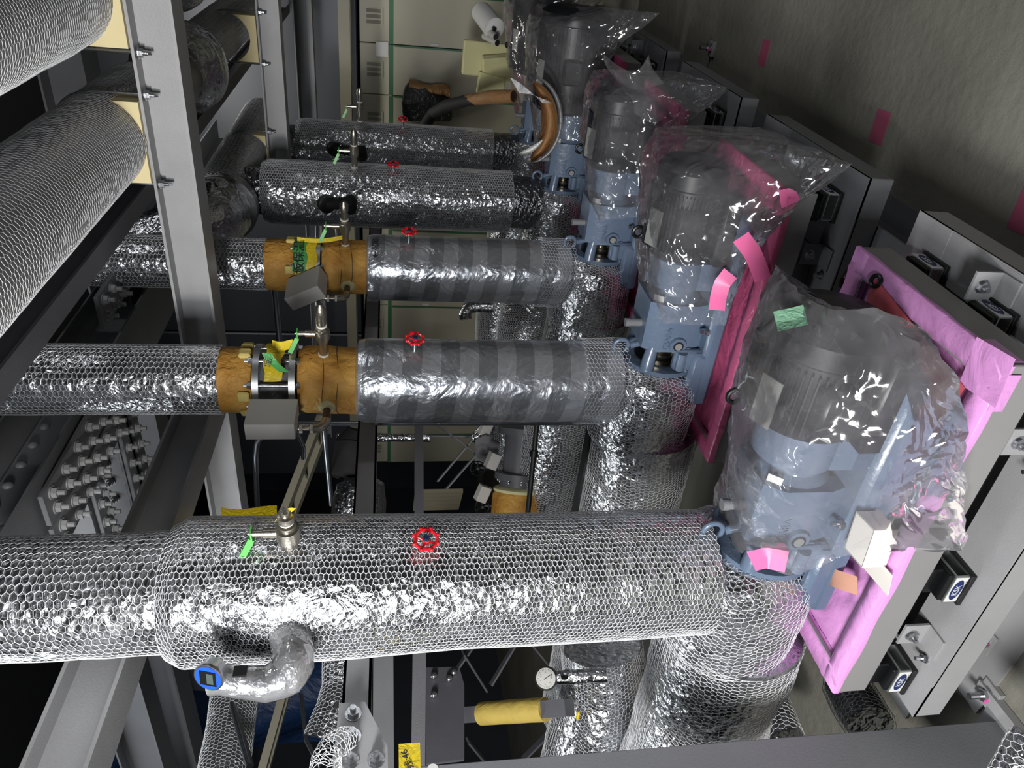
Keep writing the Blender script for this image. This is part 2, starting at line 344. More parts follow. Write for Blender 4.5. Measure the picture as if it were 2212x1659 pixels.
# ------------------------------------------------------------------ pipe surfaces and chicken wire
class Surf:
    """a wrapped pipe: path with radii; P(s, th) gives surface points"""
    def __init__(self, path, rad, bump=0.0, bs=20, seed=1, sag=0.0):
        path = np.array(path, float); rad = np.full(len(path), rad, float) if np.isscalar(rad) else np.array(rad, float)
        seg = np.linalg.norm(np.diff(path, axis=0), axis=1); dr = np.abs(np.diff(rad)); L = np.concatenate([[0], np.cumsum(np.hypot(seg, dr))])
        n = max(8, int(L[-1] / .012)); S = np.linspace(0, L[-1], n); S = np.unique(np.concatenate([S, L]))
        self.s = S; self.L = L[-1]; self.c = np.stack([np.interp(S, L, path[:, k]) for k in range(3)], 1); self.r = np.interp(S, L, rad)
        # axis tangent from the smoothed path
        c2 = self.c.copy()
        d = np.gradient(c2, axis=0); bad = np.linalg.norm(d, axis=1) < 1e-6
        if bad.any():
            good = np.where(~bad)[0]; 
            for i in np.where(bad)[0]: d[i] = d[good[np.argmin(abs(good - i))]]
        T = d / np.linalg.norm(d, axis=1)[:, None]
        a = np.cross(T[0], (0, 0, 1)) if abs(T[0][2]) < .9 else np.cross(T[0], (0, 1, 0)); a /= np.linalg.norm(a); A = [a]
        for i in range(1, len(T)):
            a = A[-1] - T[i] * (A[-1] @ T[i]); A.append(a / np.linalg.norm(a))
        self.A = np.array(A); self.B = np.cross(T, self.A); self.T = T; self.bump = bump; self.bs = bs; self.seed = seed
    def ev(self, s, th, off=0.0, loose=0.0):
        s = np.clip(s, 0, self.L); f = lambda Y: np.stack([np.interp(s, self.s, Y[:, k]) for k in range(3)], -1)
        c, A, B = f(self.c), f(self.A), f(self.B); r = np.interp(s, self.s, self.r)
        N = np.cos(th)[..., None] * A + np.sin(th)[..., None] * B; N /= np.linalg.norm(N, axis=-1)[..., None]
        P = c + N * r[..., None]; d = off
        if self.bump: d = d + self.bump * N3(P, self.bs, self.seed)
        if loose: d = d + loose * (.5 + .5 * N3(P, 26, self.seed + 5)) 
        return P + N * np.asarray(d)[..., None] if not np.isscalar(d) else P + N * d, N
    def skin(self, name, m, parent, step=.012, caps=True):
        ns = len(self.s); nt = int(max(24, min(96, 2 * np.pi * self.r.max() / step)))
        S, T = np.meshgrid(self.s, np.arange(nt) * 2 * np.pi / nt, indexing='ij'); P, _ = self.ev(S, T)
        mb = MB(); mb.grid(P, close_v=True)
        if caps: mb.f += [tuple(range(nt))[::-1], tuple(range((ns - 1) * nt, ns * nt))]
        return mb.build(name, m, parent, 'sharp')
    def net(self, name, m, parent, pa=.0098, pc=.0112, r=.00055, off=.0022, jit=.0008, loose=0.0, s0=0, s1=None, warp=0.0, th0=None):
        s1 = self.L if s1 is None else s1; rm = float(np.median(np.interp(np.linspace(s0, s1, 9), self.s, self.r)))
        C = 2 * np.pi * rm; nr = max(4, 2 * int(round(C / pc / 2))); pc = C / nr; na = int((s1 - s0) / (pa / 2)) + 1
        i, j = np.meshgrid(np.arange(na), np.arange(nr), indexing='ij'); up = (i + j) % 2
        a = s0 + i * pa / 2; cc = j * pc + np.where(up == 1, 1, -1) * pc * .17
        g = np.random.default_rng(self.seed + 11); a = a + g.normal(size=a.shape) * jit; cc = cc + g.normal(size=a.shape) * jit
        th = cc / rm
        if warp:
            q = np.stack([a, cc, np.zeros_like(a)], -1); a = a + warp * N3(q, 16, self.seed + 2); th = th + warp / rm * N3(q, 13, self.seed + 3)
        P, Nn = self.ev(a, th, off, loose); P = P.reshape(-1, 3); Nn = Nn.reshape(-1, 3); idx = lambda i, j: i * nr + j % nr
        e1 = np.stack([idx(i[:-1], j[:-1]), idx(i[1:], j[1:])], -1).reshape(-1, 2)
        k = up == 1; e2 = np.stack([idx(i[k], j[k]), idx(i[k], j[k] + 1)], -1)
        return wires(name, P, Nn, np.vstack([e1, e2]), r, m, parent)
def wires(name, P, Nn, E, r, m, parent):
    p0, p1 = P[E[:, 0]], P[E[:, 1]]; n = Nn[E[:, 0]]; t = p1 - p0; t /= np.linalg.norm(t, axis=1)[:, None] + 1e-9; b = np.cross(t, n); b /= np.linalg.norm(b, axis=1)[:, None] + 1e-9
    n = np.cross(b, t); o = [n * r, -n * r * .5 + b * r * .87, -n * r * .5 - b * r * .87]
    V = np.stack([p0 + o[0], p0 + o[1], p0 + o[2], p1 + o[0], p1 + o[1], p1 + o[2]], 1).reshape(-1, 3); k = np.arange(len(E)) * 6
    Q = np.stack([np.stack([k + a, k + c, k + c + 3, k + a + 3], 1) for a, c in ((0, 1), (1, 2), (2, 0))], 1).reshape(-1, 4)
    return raw_mesh(name, V, Q, m, parent)
def arc(c, r, a0, a1, u, v, n=8):
    u, v = np.array(u, float), np.array(v, float)
    return [np.array(c) + r * (math.cos(t) * u + math.sin(t) * v) for t in np.linspace(a0, a1, n)]
# ================================================================== the setting
PX = -1.235; PY = lambda k: 1.10 + .775 * k
struct('floor', MB().box((-1.5, 3.0, -.05), (13, 13, .1)), FLOORM)
struct('ceiling', MB().box((-1.5, 3.0, 3.65), (13, 13, .1)), CEILD)
struct('wall_back', MB().box((-1.5, 9.0, 1.8), (13, .1, 3.6)), WALLD)
struct('wall_left', MB().box((-7.95, 3.0, 1.8), (.1, 12, 3.6)), WALLD)
struct('wall_right', MB().box((4.95, 3.0, 1.8), (.1, 12, 3.6)), mat('right_wall_paint', srgb(120, 120, 118), .7))
struct('wall_front', MB().box((-1.5, -3.45, 1.8), (13, .1, 3.6)), CEILD)

def hbeam(name, p0, p1, h, wd, m, label, cat='beam', group=None, up=(0, 0, 1), t=.008, root=None):
    """H section: web h high, flanges wd wide"""
    p0, p1 = np.array(p0, float), np.array(p1, float); u = np.array(up, float); mb = MB()
    mb.bar(p0, p1, t, h - 2 * t, up); mb.bar(p0 + u * (h / 2 - t / 2), p1 + u * (h / 2 - t / 2), wd, t, up); mb.bar(p0 - u * (h / 2 - t / 2), p1 - u * (h / 2 - t / 2), wd, t, up)
    if root is not None: return mb.build(name, m, root)
    return tag(mb.build(name, m, None, origin=tuple((p0 + p1) / 2)), label, cat, group)

# ------------------------------------------------------------------ overhead steel
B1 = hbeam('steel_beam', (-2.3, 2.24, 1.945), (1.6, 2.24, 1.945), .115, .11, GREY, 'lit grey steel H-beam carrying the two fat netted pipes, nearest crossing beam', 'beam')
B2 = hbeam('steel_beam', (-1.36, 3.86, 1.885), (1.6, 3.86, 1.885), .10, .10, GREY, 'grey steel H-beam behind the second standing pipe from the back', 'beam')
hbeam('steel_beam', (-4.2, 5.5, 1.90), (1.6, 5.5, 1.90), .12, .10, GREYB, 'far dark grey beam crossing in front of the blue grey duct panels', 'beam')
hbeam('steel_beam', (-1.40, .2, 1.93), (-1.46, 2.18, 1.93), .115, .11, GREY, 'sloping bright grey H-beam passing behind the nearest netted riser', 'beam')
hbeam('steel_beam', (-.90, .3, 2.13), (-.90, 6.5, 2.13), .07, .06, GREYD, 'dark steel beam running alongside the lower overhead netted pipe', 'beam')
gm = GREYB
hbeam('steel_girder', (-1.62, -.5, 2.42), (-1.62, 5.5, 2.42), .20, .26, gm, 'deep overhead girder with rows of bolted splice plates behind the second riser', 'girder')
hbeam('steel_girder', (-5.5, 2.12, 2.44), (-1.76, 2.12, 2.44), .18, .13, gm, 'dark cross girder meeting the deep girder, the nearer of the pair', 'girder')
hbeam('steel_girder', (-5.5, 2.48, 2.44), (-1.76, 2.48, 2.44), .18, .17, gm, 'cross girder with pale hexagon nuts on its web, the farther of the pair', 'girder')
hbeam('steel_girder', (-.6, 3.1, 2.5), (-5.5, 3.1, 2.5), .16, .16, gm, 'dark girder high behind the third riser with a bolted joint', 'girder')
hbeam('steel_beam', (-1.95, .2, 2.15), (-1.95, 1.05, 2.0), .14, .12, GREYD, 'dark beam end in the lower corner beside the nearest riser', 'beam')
# splice plates with nuts hanging from the girders
def splice(c, sx, sy, nx, ny, label, both=True, drop=.0):
    c = np.array(c, float); t = thing('splice_plate', label, 'bolted plate', tuple(c), 'bolted splice plates under the girders')
    MB().box(c, (sx, sy, .014), bev=.002).build('plate', gm, t)
    first = None
    for i in range(nx):
        for j in range(ny):
            p = c + np.array([(i - (nx - 1) / 2) * sx / nx, (j - (ny - 1) / 2) * sy / ny, -.007])
            if first is None:
                first = MB().bolt(p, (0, 0, -1), .0155, .02).build('nut', GREY, t); p0 = p
            else:
                n = first.copy(); COL.objects.link(n); n.parent = t; n.location = Vector(p - p0)
    return t
splice((-1.575, 2.02, 2.300), .11, .62, 2, 6, 'long splice plate with twelve nuts under the deep girder, left row')
splice((-1.70, 2.02, 2.300), .11, .62, 2, 6, 'long splice plate with twelve nuts under the deep girder, right row')
splice((-1.98, 2.12, 2.335), .42, .10, 5, 2, 'splice plate under the nearer cross girder')
splice((-2.02, 2.42, 2.335), .46, .07, 6, 1, 'narrow nut row under the farther cross girder, front edge')
splice((-2.02, 2.54, 2.335), .46, .07, 6, 1, 'narrow nut row under the farther cross girder, back edge')
splice((-1.30, 2.62, 2.300), .12, .5, 2, 6, 'splice plate with nuts between the overhead pipe and the third riser')
splice((-1.18, 3.05, 2.41), .5, .12, 6, 2, 'small shaded splice plate above the dark diagonal beam')
# web splice with round heads on the side of the deep girder
wp = thing('web_splice_plate', 'upright splice plate with two rows of round bolt heads on the deep girder', 'bolted plate', (-1.60, 2.0, 2.42))
MB().box((-1.608, 2.0, 2.42), (.012, .6, .13), bev=.002).build('plate', gm, wp)
for i in range(6):
    for j in range(2): MB().sphere((-1.60, 1.76 + i * .096, 2.385 + j * .07), .016, 6, (.7, 1, 1)).build('bolt_head', GREYB, wp, True)
wp = thing('web_splice_plate', 'upright plate with hexagon nuts on the farther cross girder', 'bolted plate', (-2.0, 2.47, 2.44))
MB().box((-2.02, 2.468, 2.44), (.46, .012, .11), bev=.002).build('plate', gm, wp)
for i in range(5): MB().bolt((-1.84 - i * .09, 2.46, 2.44), (0, -1, 0), .0135, .016).build('nut', GREY, wp)

# ------------------------------------------------------------------ overhead netted pipes
def pipe_thing(name, label, path, rad, group=None, foil=FOIL, pa=.0125, pc=.014, bump=.0015, seed=1, loose=.001, warp=0.0, net=True, r=.0006, jit=.0008, cat='pipe'):
    path = np.array(path, float); t = thing(name, label, cat, tuple(path[0]), group); s = Surf(path, rad, bump, 22, seed)
    s.skin('foil_jacket', foil, t)
    if net: s.net('wire_netting', WIRE, t, pa, pc, r=r, loose=loose, warp=warp, jit=jit)
    return t, s
pipe_thing('overhead_pipe', 'upper fat netted silver pipe resting on the lit beam, top left', [(-.30, .25, 2.155), (-.30, 2.6, 2.155)], .135, foil=CLOTH, pa=.013, pc=.015, seed=3)
pipe_thing('overhead_pipe', 'lower of two overhead netted pipes resting on the lit beam', [(-.665, .25, 2.12), (-.665, 2.6, 2.12)], .118, foil=CLOTH, pa=.013, pc=.015, seed=4)
def cuffed(x, z, r, y0, y1, label, seed):
    t = thing('overhead_pipe', label, 'pipe', (x, y0, z)); a = Surf([(x, y0, z), (x, y1 - .5, z)], r, .002, 22, seed); a.skin('foil_jacket', CLOTH, t)
    b = Surf([(x, y1 - .5, z), (x, y1 - .46, z), (x, y1 - .38, z), (x, y1 - .30, z), (x, y1 - .22, z)], [r, r * 1.05, r * 1.45, r * 1.5, r * 1.05], .006, 40, seed); b.skin('flared_collar', FOIL, t)
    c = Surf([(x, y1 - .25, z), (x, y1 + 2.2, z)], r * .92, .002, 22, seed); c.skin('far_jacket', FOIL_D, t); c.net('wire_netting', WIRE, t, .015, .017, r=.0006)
cuffed(-.30, 2.155, .128, 2.6, 3.5, 'shaded crumpled foil pipe behind the lit beam at the top edge', 5)
cuffed(-.665, 2.12, .112, 2.6, 3.45, 'foil pipe with a flared crumpled collar behind the lit beam', 6)
def saddle(x, y, r, zb, zc, label):
    t = thing('pipe_saddle', label, 'pipe support', (x, y, zb), 'cream saddles with bolts under the overhead pipes'); p = [(-r * .86, 0), (r * .86, 0)] + [(r * .98 * math.cos(a), zc - zb - r * .98 * math.sin(a)) for a in np.linspace(.35, math.pi - .35, 14)]
    MB().prism(p, (x, y - .04, zb), (0, 1, 0), .08, (-1, 0, 0)).build('block', SADDLE, t) if False else None
    q = MB(); n = 14; A = np.linspace(math.pi + .35, 2 * math.pi - .35, n); top = [(x + r * .985 * math.cos(a), zc + r * .985 * math.sin(a)) for a in A]
    V = [(u, y - .035, w_) for u, w_ in top] + [(u, y - .035, zb) for u, w_ in top] + [(u, y + .035, w_) for u, w_ in top] + [(u, y + .035, zb) for u, w_ in top]
    F = [(i, i + 1, n + i + 1, n + i) for i in range(n - 1)] + [(2 * n + i, 3 * n + i, 3 * n + i + 1, 2 * n + i + 1) for i in range(n - 1)]
    F += [(i, 2 * n + i, 2 * n + i + 1, i + 1) for i in range(n - 1)] + [(n + i, n + i + 1, 3 * n + i + 1, 3 * n + i) for i in range(n - 1)] + [(0, n, 3 * n, 2 * n), (n - 1, 2 * n + n - 1, 3 * n + n - 1, n + n - 1)]
    q.add(V, F).build('block', SADDLE, t)
    u = MB(); R = r * 1.03; u.tube([(x - R, y, zb - .045), (x - R, y, zc)] + [(x + R * math.cos(a), y, zc + R * math.sin(a)) for a in np.linspace(math.pi, 0, 14)] + [(x + R, y, zc), (x + R, y, zb - .045)], .005, 8); u.build('u_bolt', ZINC, t, True)
    for s_ in (-1, 1): MB().bolt((x + s_ * R, y, zb - .011), (0, 0, -1), .012, .012).build('nut', ZINC, t)
saddle(-.665, 2.205, .118, 2.003, 2.12, 'cream saddle under the lower overhead pipe on the lit beam')
saddle(-.30, 2.205, .135, 2.003, 2.155, 'cream saddle under the upper overhead pipe on the lit beam')
saddle(-.665, 3.83, .105, 1.937, 2.12 - .05, 'cream saddle on the second beam under the foil pipe')
saddle(-1.19, 3.83, .105, 1.937, 2.03, 'small cream saddle beside the riser behind the second beam')

# ------------------------------------------------------------------ risers
def handwheel(t, k, r=.027, L=.16):
    z = 1.275 if k != 3 else 1.33; a = math.radians(-14); ax = np.array([math.cos(a), math.sin(a), 0]); c = np.array([PX, PY(k), z]) + ax * (.137 + .035)
    hw = MB(); hw.torus(c, ax, r * .80, r * .13, 40, 8)
    b = np.array([0, 0, 1.0]); a2 = np.cross(ax, b)
    for i in range(8):
        th = 2 * math.pi * (i + .5) / 8; hw.sphere(c + (math.cos(th) * a2 + math.sin(th) * b) * r * .92, r * .17, 5)
    for i in range(4):
        th = 2 * math.pi * i / 4 + .4; hw.tube([c - ax * .006, c - ax * .002 + (math.cos(th) * a2 + math.sin(th) * b) * r * .78], [r * .11, r * .09], 8)
    hw.cyl(c - ax * .012, c + ax * .004, r * .3, n=18)
    h = hw.build('handwheel', RED, t, 'sharp'); h['label'] = 'small red valve handwheel'
    MB().cyl(c + ax * .004, c + ax * .009, r * .26, r * .2, 18).build('cap', DKBLUE, h, 'sharp')
    MB().cyl(c - ax * .07, c - ax * .01, .006, n=10).build('stem', ZINC, h, 'sharp')
def vent(t, k, z, yellow=False, lever=True):
    """air vent branch with ball valve that stands out along +X"""
    r0 = {0: .14, 1: .098, 2: .098, 3: .14, 4: .14}[k]; a = math.radians(-10); ax = np.array([math.cos(a), math.sin(a), 0]); P = np.array([PX, PY(k), z]); u = np.array([0, 0, 1.0])
    o = MB(); f = lambda d: P + ax * (r0 + d)
    if k == 0: prof = [(-.01, .013), (.012, .013), (.014, .018), (.03, .019), (.032, .022), (.065, .022), (.067, .017), (.078, .017), (.08, .013), (.088, .013), (.089, .016), (.104, .016), (.106, .010), (.118, .010)]
    else: prof = [(-.01, .0125), (.05, .0125), (.052, .017), (.062, .017), (.064, .021), (.09, .021), (.092, .017), (.1, .017), (.102, .0125), (.14, .0125), (.142, .0155), (.165, .0155), (.18, .006)]
    o.lathe(prof, P + ax * r0, ax, 20); b = o.build('vent_valve', NICK, t, 'sharp')
    d = .05 if k == 0 else .077
    MB().cyl(f(d), f(d) + u * .065, .007, n=12).cyl(f(d) + u * .015, f(d) + u * .045, .010, n=12).bolt(f(d) + u * .062, u, .006, .004).build('valve_stem', NICK, b, 'sharp')
    s = MB(); q = f(d) + u * .066; yv = np.cross(u, ax)
    s.bar(q + ax * .012, q - ax * .016, .018, .003, u); s.bar(q - ax * .015 + u * .001, q - ax * .056 - yv * .014 + u * .022, .014, .012, u)
    if k != 4 and lever: s.build('lever', GREEN, b)
    else: s.build('lever', GREEN, b)
    w_ = MB(); w_.lathe([(0, .0145), (.006, .0145)], f(.084 if k == 0 else -.0), ax, 16)
    if k: w_.lathe([(0, .0145), (.005, .0145)], f(.104), ax, 16)
    w_.build('seal_tape', PTFE, b, 'sharp')
    if yellow:
        q = f(.1); V = [q + ax * .026 - u * .012, q + ax * .016 - u * .020 + yv * .006, q - ax * .008 + u * .020 - yv * .006, q - ax * .016 + u * .012 + yv * .008]
        g = MB(); P4 = np.array([[V[0], V[1]], [(V[0] + V[2]) / 2 + yv * .012, (V[1] + V[3]) / 2 - yv * .004], [V[2], V[3]]]); g.grid(P4); g.build('yellow_tag', YELT, b)
labels_r = ['nearest fat riser fully wrapped in foil and hexagon netting', 'second riser with smooth taped foil, amber wool and bare flanges, pink cartons below', 'third riser with taped foil below amber wool tied with green tape', 'fourth riser, netted foil, with a round black gauge on its side', 'farthest riser, netted foil, behind the others']
labels_r[1] = 'second riser from the front, taped foil below amber wool and a bare grey valve'
risers = []
zx = lambda k, x: float(at(x, {1: 818, 2: 570}[k], Y=PY(k))[2])
# -- nearest
y = PY(0); t = thing('riser_pipe', labels_r[0], 'pipe', (PX, y, .70)); risers.append(t)
s = Surf([(PX, y, .66), (PX, y, 1.2), (PX, y, 1.45), (PX, y, 1.742), (PX, y, 1.772), (PX, y, 1.776)], [.134, .137, .143, .145, .128, .116], .0012, 18, 21)
s.skin('foil_jacket', FOIL, t); s.net('wire_netting', WIRE, t, .0098, .0112, r=.00062, loose=.0015)
s = Surf([(PX, y, 1.772), (PX, y, 3.3)], .117, .0025, 18, 22); s.skin('upper_foil_jacket', FOIL, t); s.net('upper_wire_netting', WIRE, t, .0135, .0155, r=.0007, loose=.002, warp=.002)
b = Surf([(PX, y, 1.772), (PX, y, 1.7725)], [.119, .147], .002, 18, 23); 
s = Surf([(PX - .05, y + .02, 1.40), (PX - .165, y + .05, 1.405), (PX - .175, y + .05, 1.405)], [.085, .055, .03], .004, 30, 24); s.skin('bracket_bulge', FOIL, t); s.net('bulge_netting', WIRE, t, .0098, .0112, loose=.002)
handwheel(t, 0); vent(t, 0, 1.535, yellow=True)
# -- second and third
for k in (1, 2):
    y = PY(k); t = thing('riser_pipe', labels_r[k], 'pipe', (PX, y, .7)); risers.append(t)
    zt = zx(k, 770 if k == 1 else 791); zw = zx(k, 483 if k == 1 else 578); fl0, fl1 = (zx(1, 640), zx(1, 562)) if k == 1 else (zx(2, 692), zx(2, 650))
    R = .124
    s = Surf([(PX, y, .66), (PX, y, zt - .03), (PX, y, zt - .008), (PX, y, zt)], [R, R, R * .96, R * .80], .0016, 14, 30 + k); s.skin('taped_foil_jacket', FOIL_T, t)
    s2 = Surf([(PX, y, .64), (PX, y, .78)], R + .004, .003, 30, 33 + k); s2.net('lower_wire_netting', WIRE, t, .011, .0125, loose=.006, warp=.006)
    rw = .098 if k == 1 else .099
    s = Surf([(PX, y, zt - .01), (PX, y, fl0 - .03), (PX, y, fl0 - .012)], [rw, rw, rw * .93], .0035, 30, 36 + k); s.skin('lower_wool', WOOL, t)
    s = Surf([(PX, y, fl1 + .012), (PX, y, fl1 + .03), (PX, y, zw)], [rw * .9, rw * .97, rw * .96], .003, 30, 38 + k); s.skin('upper_wool', WOOL, t)
    fv = MB(); ft = .017
    fv.lathe([(-ft, .104), (0, .104)], (PX, y, fl0 + .010), (0, 0, 1), 44); fv.lathe([(0, .104), (ft, .104)], (PX, y, fl1 - .010), (0, 0, 1), 44)
    fl = fv.build('flanges', ALU, t, 'sharp')
    c = (fl0 + fl1) / 2; vb = MB(); vb.lathe([(fl0 - c, .082), (fl0 - c + .012, .07), (0, .066), (fl1 - c - .012, .07), (fl1 - c, .082)], (PX, y, c), (0, 0, 1), 8)
    d = np.array([-.35, -.94, 0]); vb.cyl(np.array([PX, y, c - .01]) + d * .05, np.array([PX, y, c - .01]) + d * .098, .021, .019, 20); vb.build('valve_body', GREYD if k == 2 else GREYB, t, 'sharp')
    if k == 1: vb = MB().cyl(np.array([PX, y, c - .01]) + d * .0975, np.array([PX, y, c - .01]) + d * .099, .014, n=18).build('plug_socket', BLACKM, t)
    for i in range(8):
        a = math.radians(-112 + i * 45); p = np.array([PX + .091 * math.cos(a), y + .091 * math.sin(a), 0])
        MB().cyl(p + (0, 0, fl0 - .02), p + (0, 0, fl1 + .03), .0055, n=10).prism([(.0105 * math.cos(q), .0105 * math.sin(q)) for q in np.arange(6) * math.pi / 3], p + (0, 0, fl0 - .02), (0, 0, 1), .012).prism([(.0105 * math.cos(q), .0105 * math.sin(q)) for q in np.arange(6) * math.pi / 3], p + (0, 0, fl1 + .008), (0, 0, 1), .012).build('flange_bolt', ZINC, t, 'sharp')
    for i, a in enumerate((-135, -95, -20, 10)):
        a = math.radians(a + 10 * k); p = np.array([PX + .1 * math.cos(a), y + .1 * math.sin(a), fl1 + .03]); n = np.array([math.cos(a), math.sin(a), 0]); tt = np.array([-n[1], n[0], 0])
        MB().box(p, (.014, .03, .032), np.array([n + .3 * tt, tt, (0, 0, 1)]).T, .004).build('wool_flap', WOOLL, t)
    ru = .096 if k == 1 else .091
    s = Surf([(PX, y, zw), (PX, y, 3.4)], ru, .0012, 20, 40 + k); s.skin('upper_foil_jacket', FOIL, t); s.net('upper_wire_netting', WIRE, t, .0135, .0155, r=.00065, loose=.0015)
    handwheel(t, k); vent(t, k, zx(k, 703 if k == 1 else 748))
    # paper-thin strings round the wool
    for z0 in (zt - .0 + .05, zt + .09):
        MB().tube([(PX + (rw + .001) * math.cos(a), y + (rw + .001) * math.sin(a), z0 + .004 * math.sin(3 * a + k)) for a in np.linspace(0, 2 * math.pi, 40)], .0012, 6).build('tie_string', RUSTY, t)
# -- fourth and fifth with elbows
for k in (3, 4):
    y = PY(k); t = thing('riser_pipe', labels_r[k], 'pipe', (PX, y, .78)); risers.append(t); R = .141 if k == 3 else .125; zt = 1.905 if k == 3 else 1.835
    s = Surf([(PX, y, .775), (PX, y, .785), (PX, y, zt - .03), (PX, y, zt), (PX, y, zt + .002)], [R * .8, R, R, R * .9, R * .7], .0016, 16, 50 + k); s.skin('foil_jacket', FOIL, t); s.net('wire_netting', WIRE, t, .0115, .013, r=.0006, loose=.001)
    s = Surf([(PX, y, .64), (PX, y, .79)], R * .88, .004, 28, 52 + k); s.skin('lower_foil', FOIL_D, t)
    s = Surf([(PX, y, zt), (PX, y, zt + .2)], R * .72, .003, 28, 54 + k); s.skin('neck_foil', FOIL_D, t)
    handwheel(t, k); vent(t, k, 1.50 if k == 3 else 1.50)
# curved foil header joining the two far risers
el = [(PX - .02, 3.12, 2.42)] + [(PX - .02 + .0, 3.12 + .2 * (1 - math.cos(a)), 2.22 - .2 * math.sin(a) + 0) for a in np.linspace(0, math.pi / 2, 8)]
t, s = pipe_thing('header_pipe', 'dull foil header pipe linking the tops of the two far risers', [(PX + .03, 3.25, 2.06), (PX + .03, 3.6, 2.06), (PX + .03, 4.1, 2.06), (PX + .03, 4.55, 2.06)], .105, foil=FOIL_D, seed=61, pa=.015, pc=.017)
t = thing('elbow_jacket', 'crumpled foil elbow with a pale cloth cuff behind the lit beam', 'pipe elbow', (PX - .05, 3.1, 2.1))
s = Surf([(PX - .02, 3.32, 2.06), (PX - .02, 3.22, 2.07), (PX - .03, 3.10, 2.10), (PX - .05, 3.0, 2.18), (PX - .06, 2.95, 2.3), (PX - .06, 2.95, 2.6)], [.125, .142, .145, .135, .11, .10], .006, 36, 63); s.skin('foil_elbow', FOIL, t)
s = Surf([(PX - .02, 3.30, 2.06), (PX - .02, 3.24, 2.06)], [.15, .15], .001, 30, 64); s.skin('cloth_cuff', CLOTH, t)

# ------------------------------------------------------------------ pump casings and suction pipes
ordn = ['nearest', 'second', 'third', 'fourth', 'farthest']
for k in range(5):
    y = PY(k); lab = ['netted foil bulge of the nearest pump casing, pink film showing through', 'netted foil casing of the second pump below the taped riser', 'netted foil casing of the third pump, beside the blue bearing frame', 'foil wrapped casing of the fourth pump', 'foil wrapped casing of the farthest pump, behind kraft paper'][k]
    t = thing('pump_casing', lab, 'pump casing', (PX, y, .53))
    s = Surf([(-1.44, y, .555), (-1.425, y, .555), (-1.36, y, .556), (-1.24, y, .56), (-1.18, y, .556), (-1.15, y, .555), (-1.145, y, .555)], [.12, .150, .154, .154, .145, .11, .07], .006, 24, 70 + k)
    s.skin('foil_jacket', FOIL, t)
    s.net('wire_netting', WIRE, t, .0115 if k < 2 else .0125, .0135, r=.00068 if k < 2 else .0006, loose=.012 if k < 3 else .006, warp=.010, jit=.0012)
    lab = ['nearest suction pipe, thick netted foil running to the lower edge', 'suction pipe of the second pump, netted foil behind the nearest riser', 'suction pipe of the third pump, netted foil with loose folds', 'suction pipe of the fourth pump in bright crumpled foil', 'suction pipe of the farthest pump in dull foil'][k]
    if k < 2: path, rad = [(-1.40, y, .525), (-1.6, y, .52), (-2.2, y, .51), (-3.0, y, .50)], [.163, .162, .168, .165]
    elif k == 2: path, rad = [(-1.40, y, .53), (-1.75, y, .56), (-2.4, y, .60), (-3.2, y, .6)], [.158, .165, .16, .13]
    else: path, rad = [(-1.40, y, .55), (-1.6, y, .58), (-2.2, y, .62), (-2.8, y, .62)], [.155, .17, .165, .15]
    t = thing('suction_pipe', lab, 'pipe', path[0]); s = Surf(path, rad, .006, 16, 80 + k)
    s.skin('foil_jacket', FOIL, t); s.net('wire_netting', WIRE, t, .012 if k < 2 else .0135, .014, r=.00065, loose=.012, warp=.012, jit=.0012)
# seam strip of bright foil on the second suction pipe
t = thing('strainer_cover', 'netted foil drop pipe left of the second suction pipe, with a yellow tap', 'pipe', (-2.25, 1.9, .6))
s = Surf([(-2.35, 1.62, .95), (-2.3, 1.62, .62), (-2.3, 1.62, .45), (-2.32, 1.62, .2)], [.12, .15, .17, .17], .006, 16, 91)
s = Surf([at(1300, 1395, X=-2.02), at(1310, 1480, X=-2.15), at(1290, 1600, X=-2.35), at(1285, 1700, X=-2.5)], [.125, .135, .17, .19], .005, 16, 91)
s.skin('foil_jacket', FOIL, t); s.net('wire_netting', WIRE, t, .0115, .0135, r=.0006, loose=.01, warp=.006)

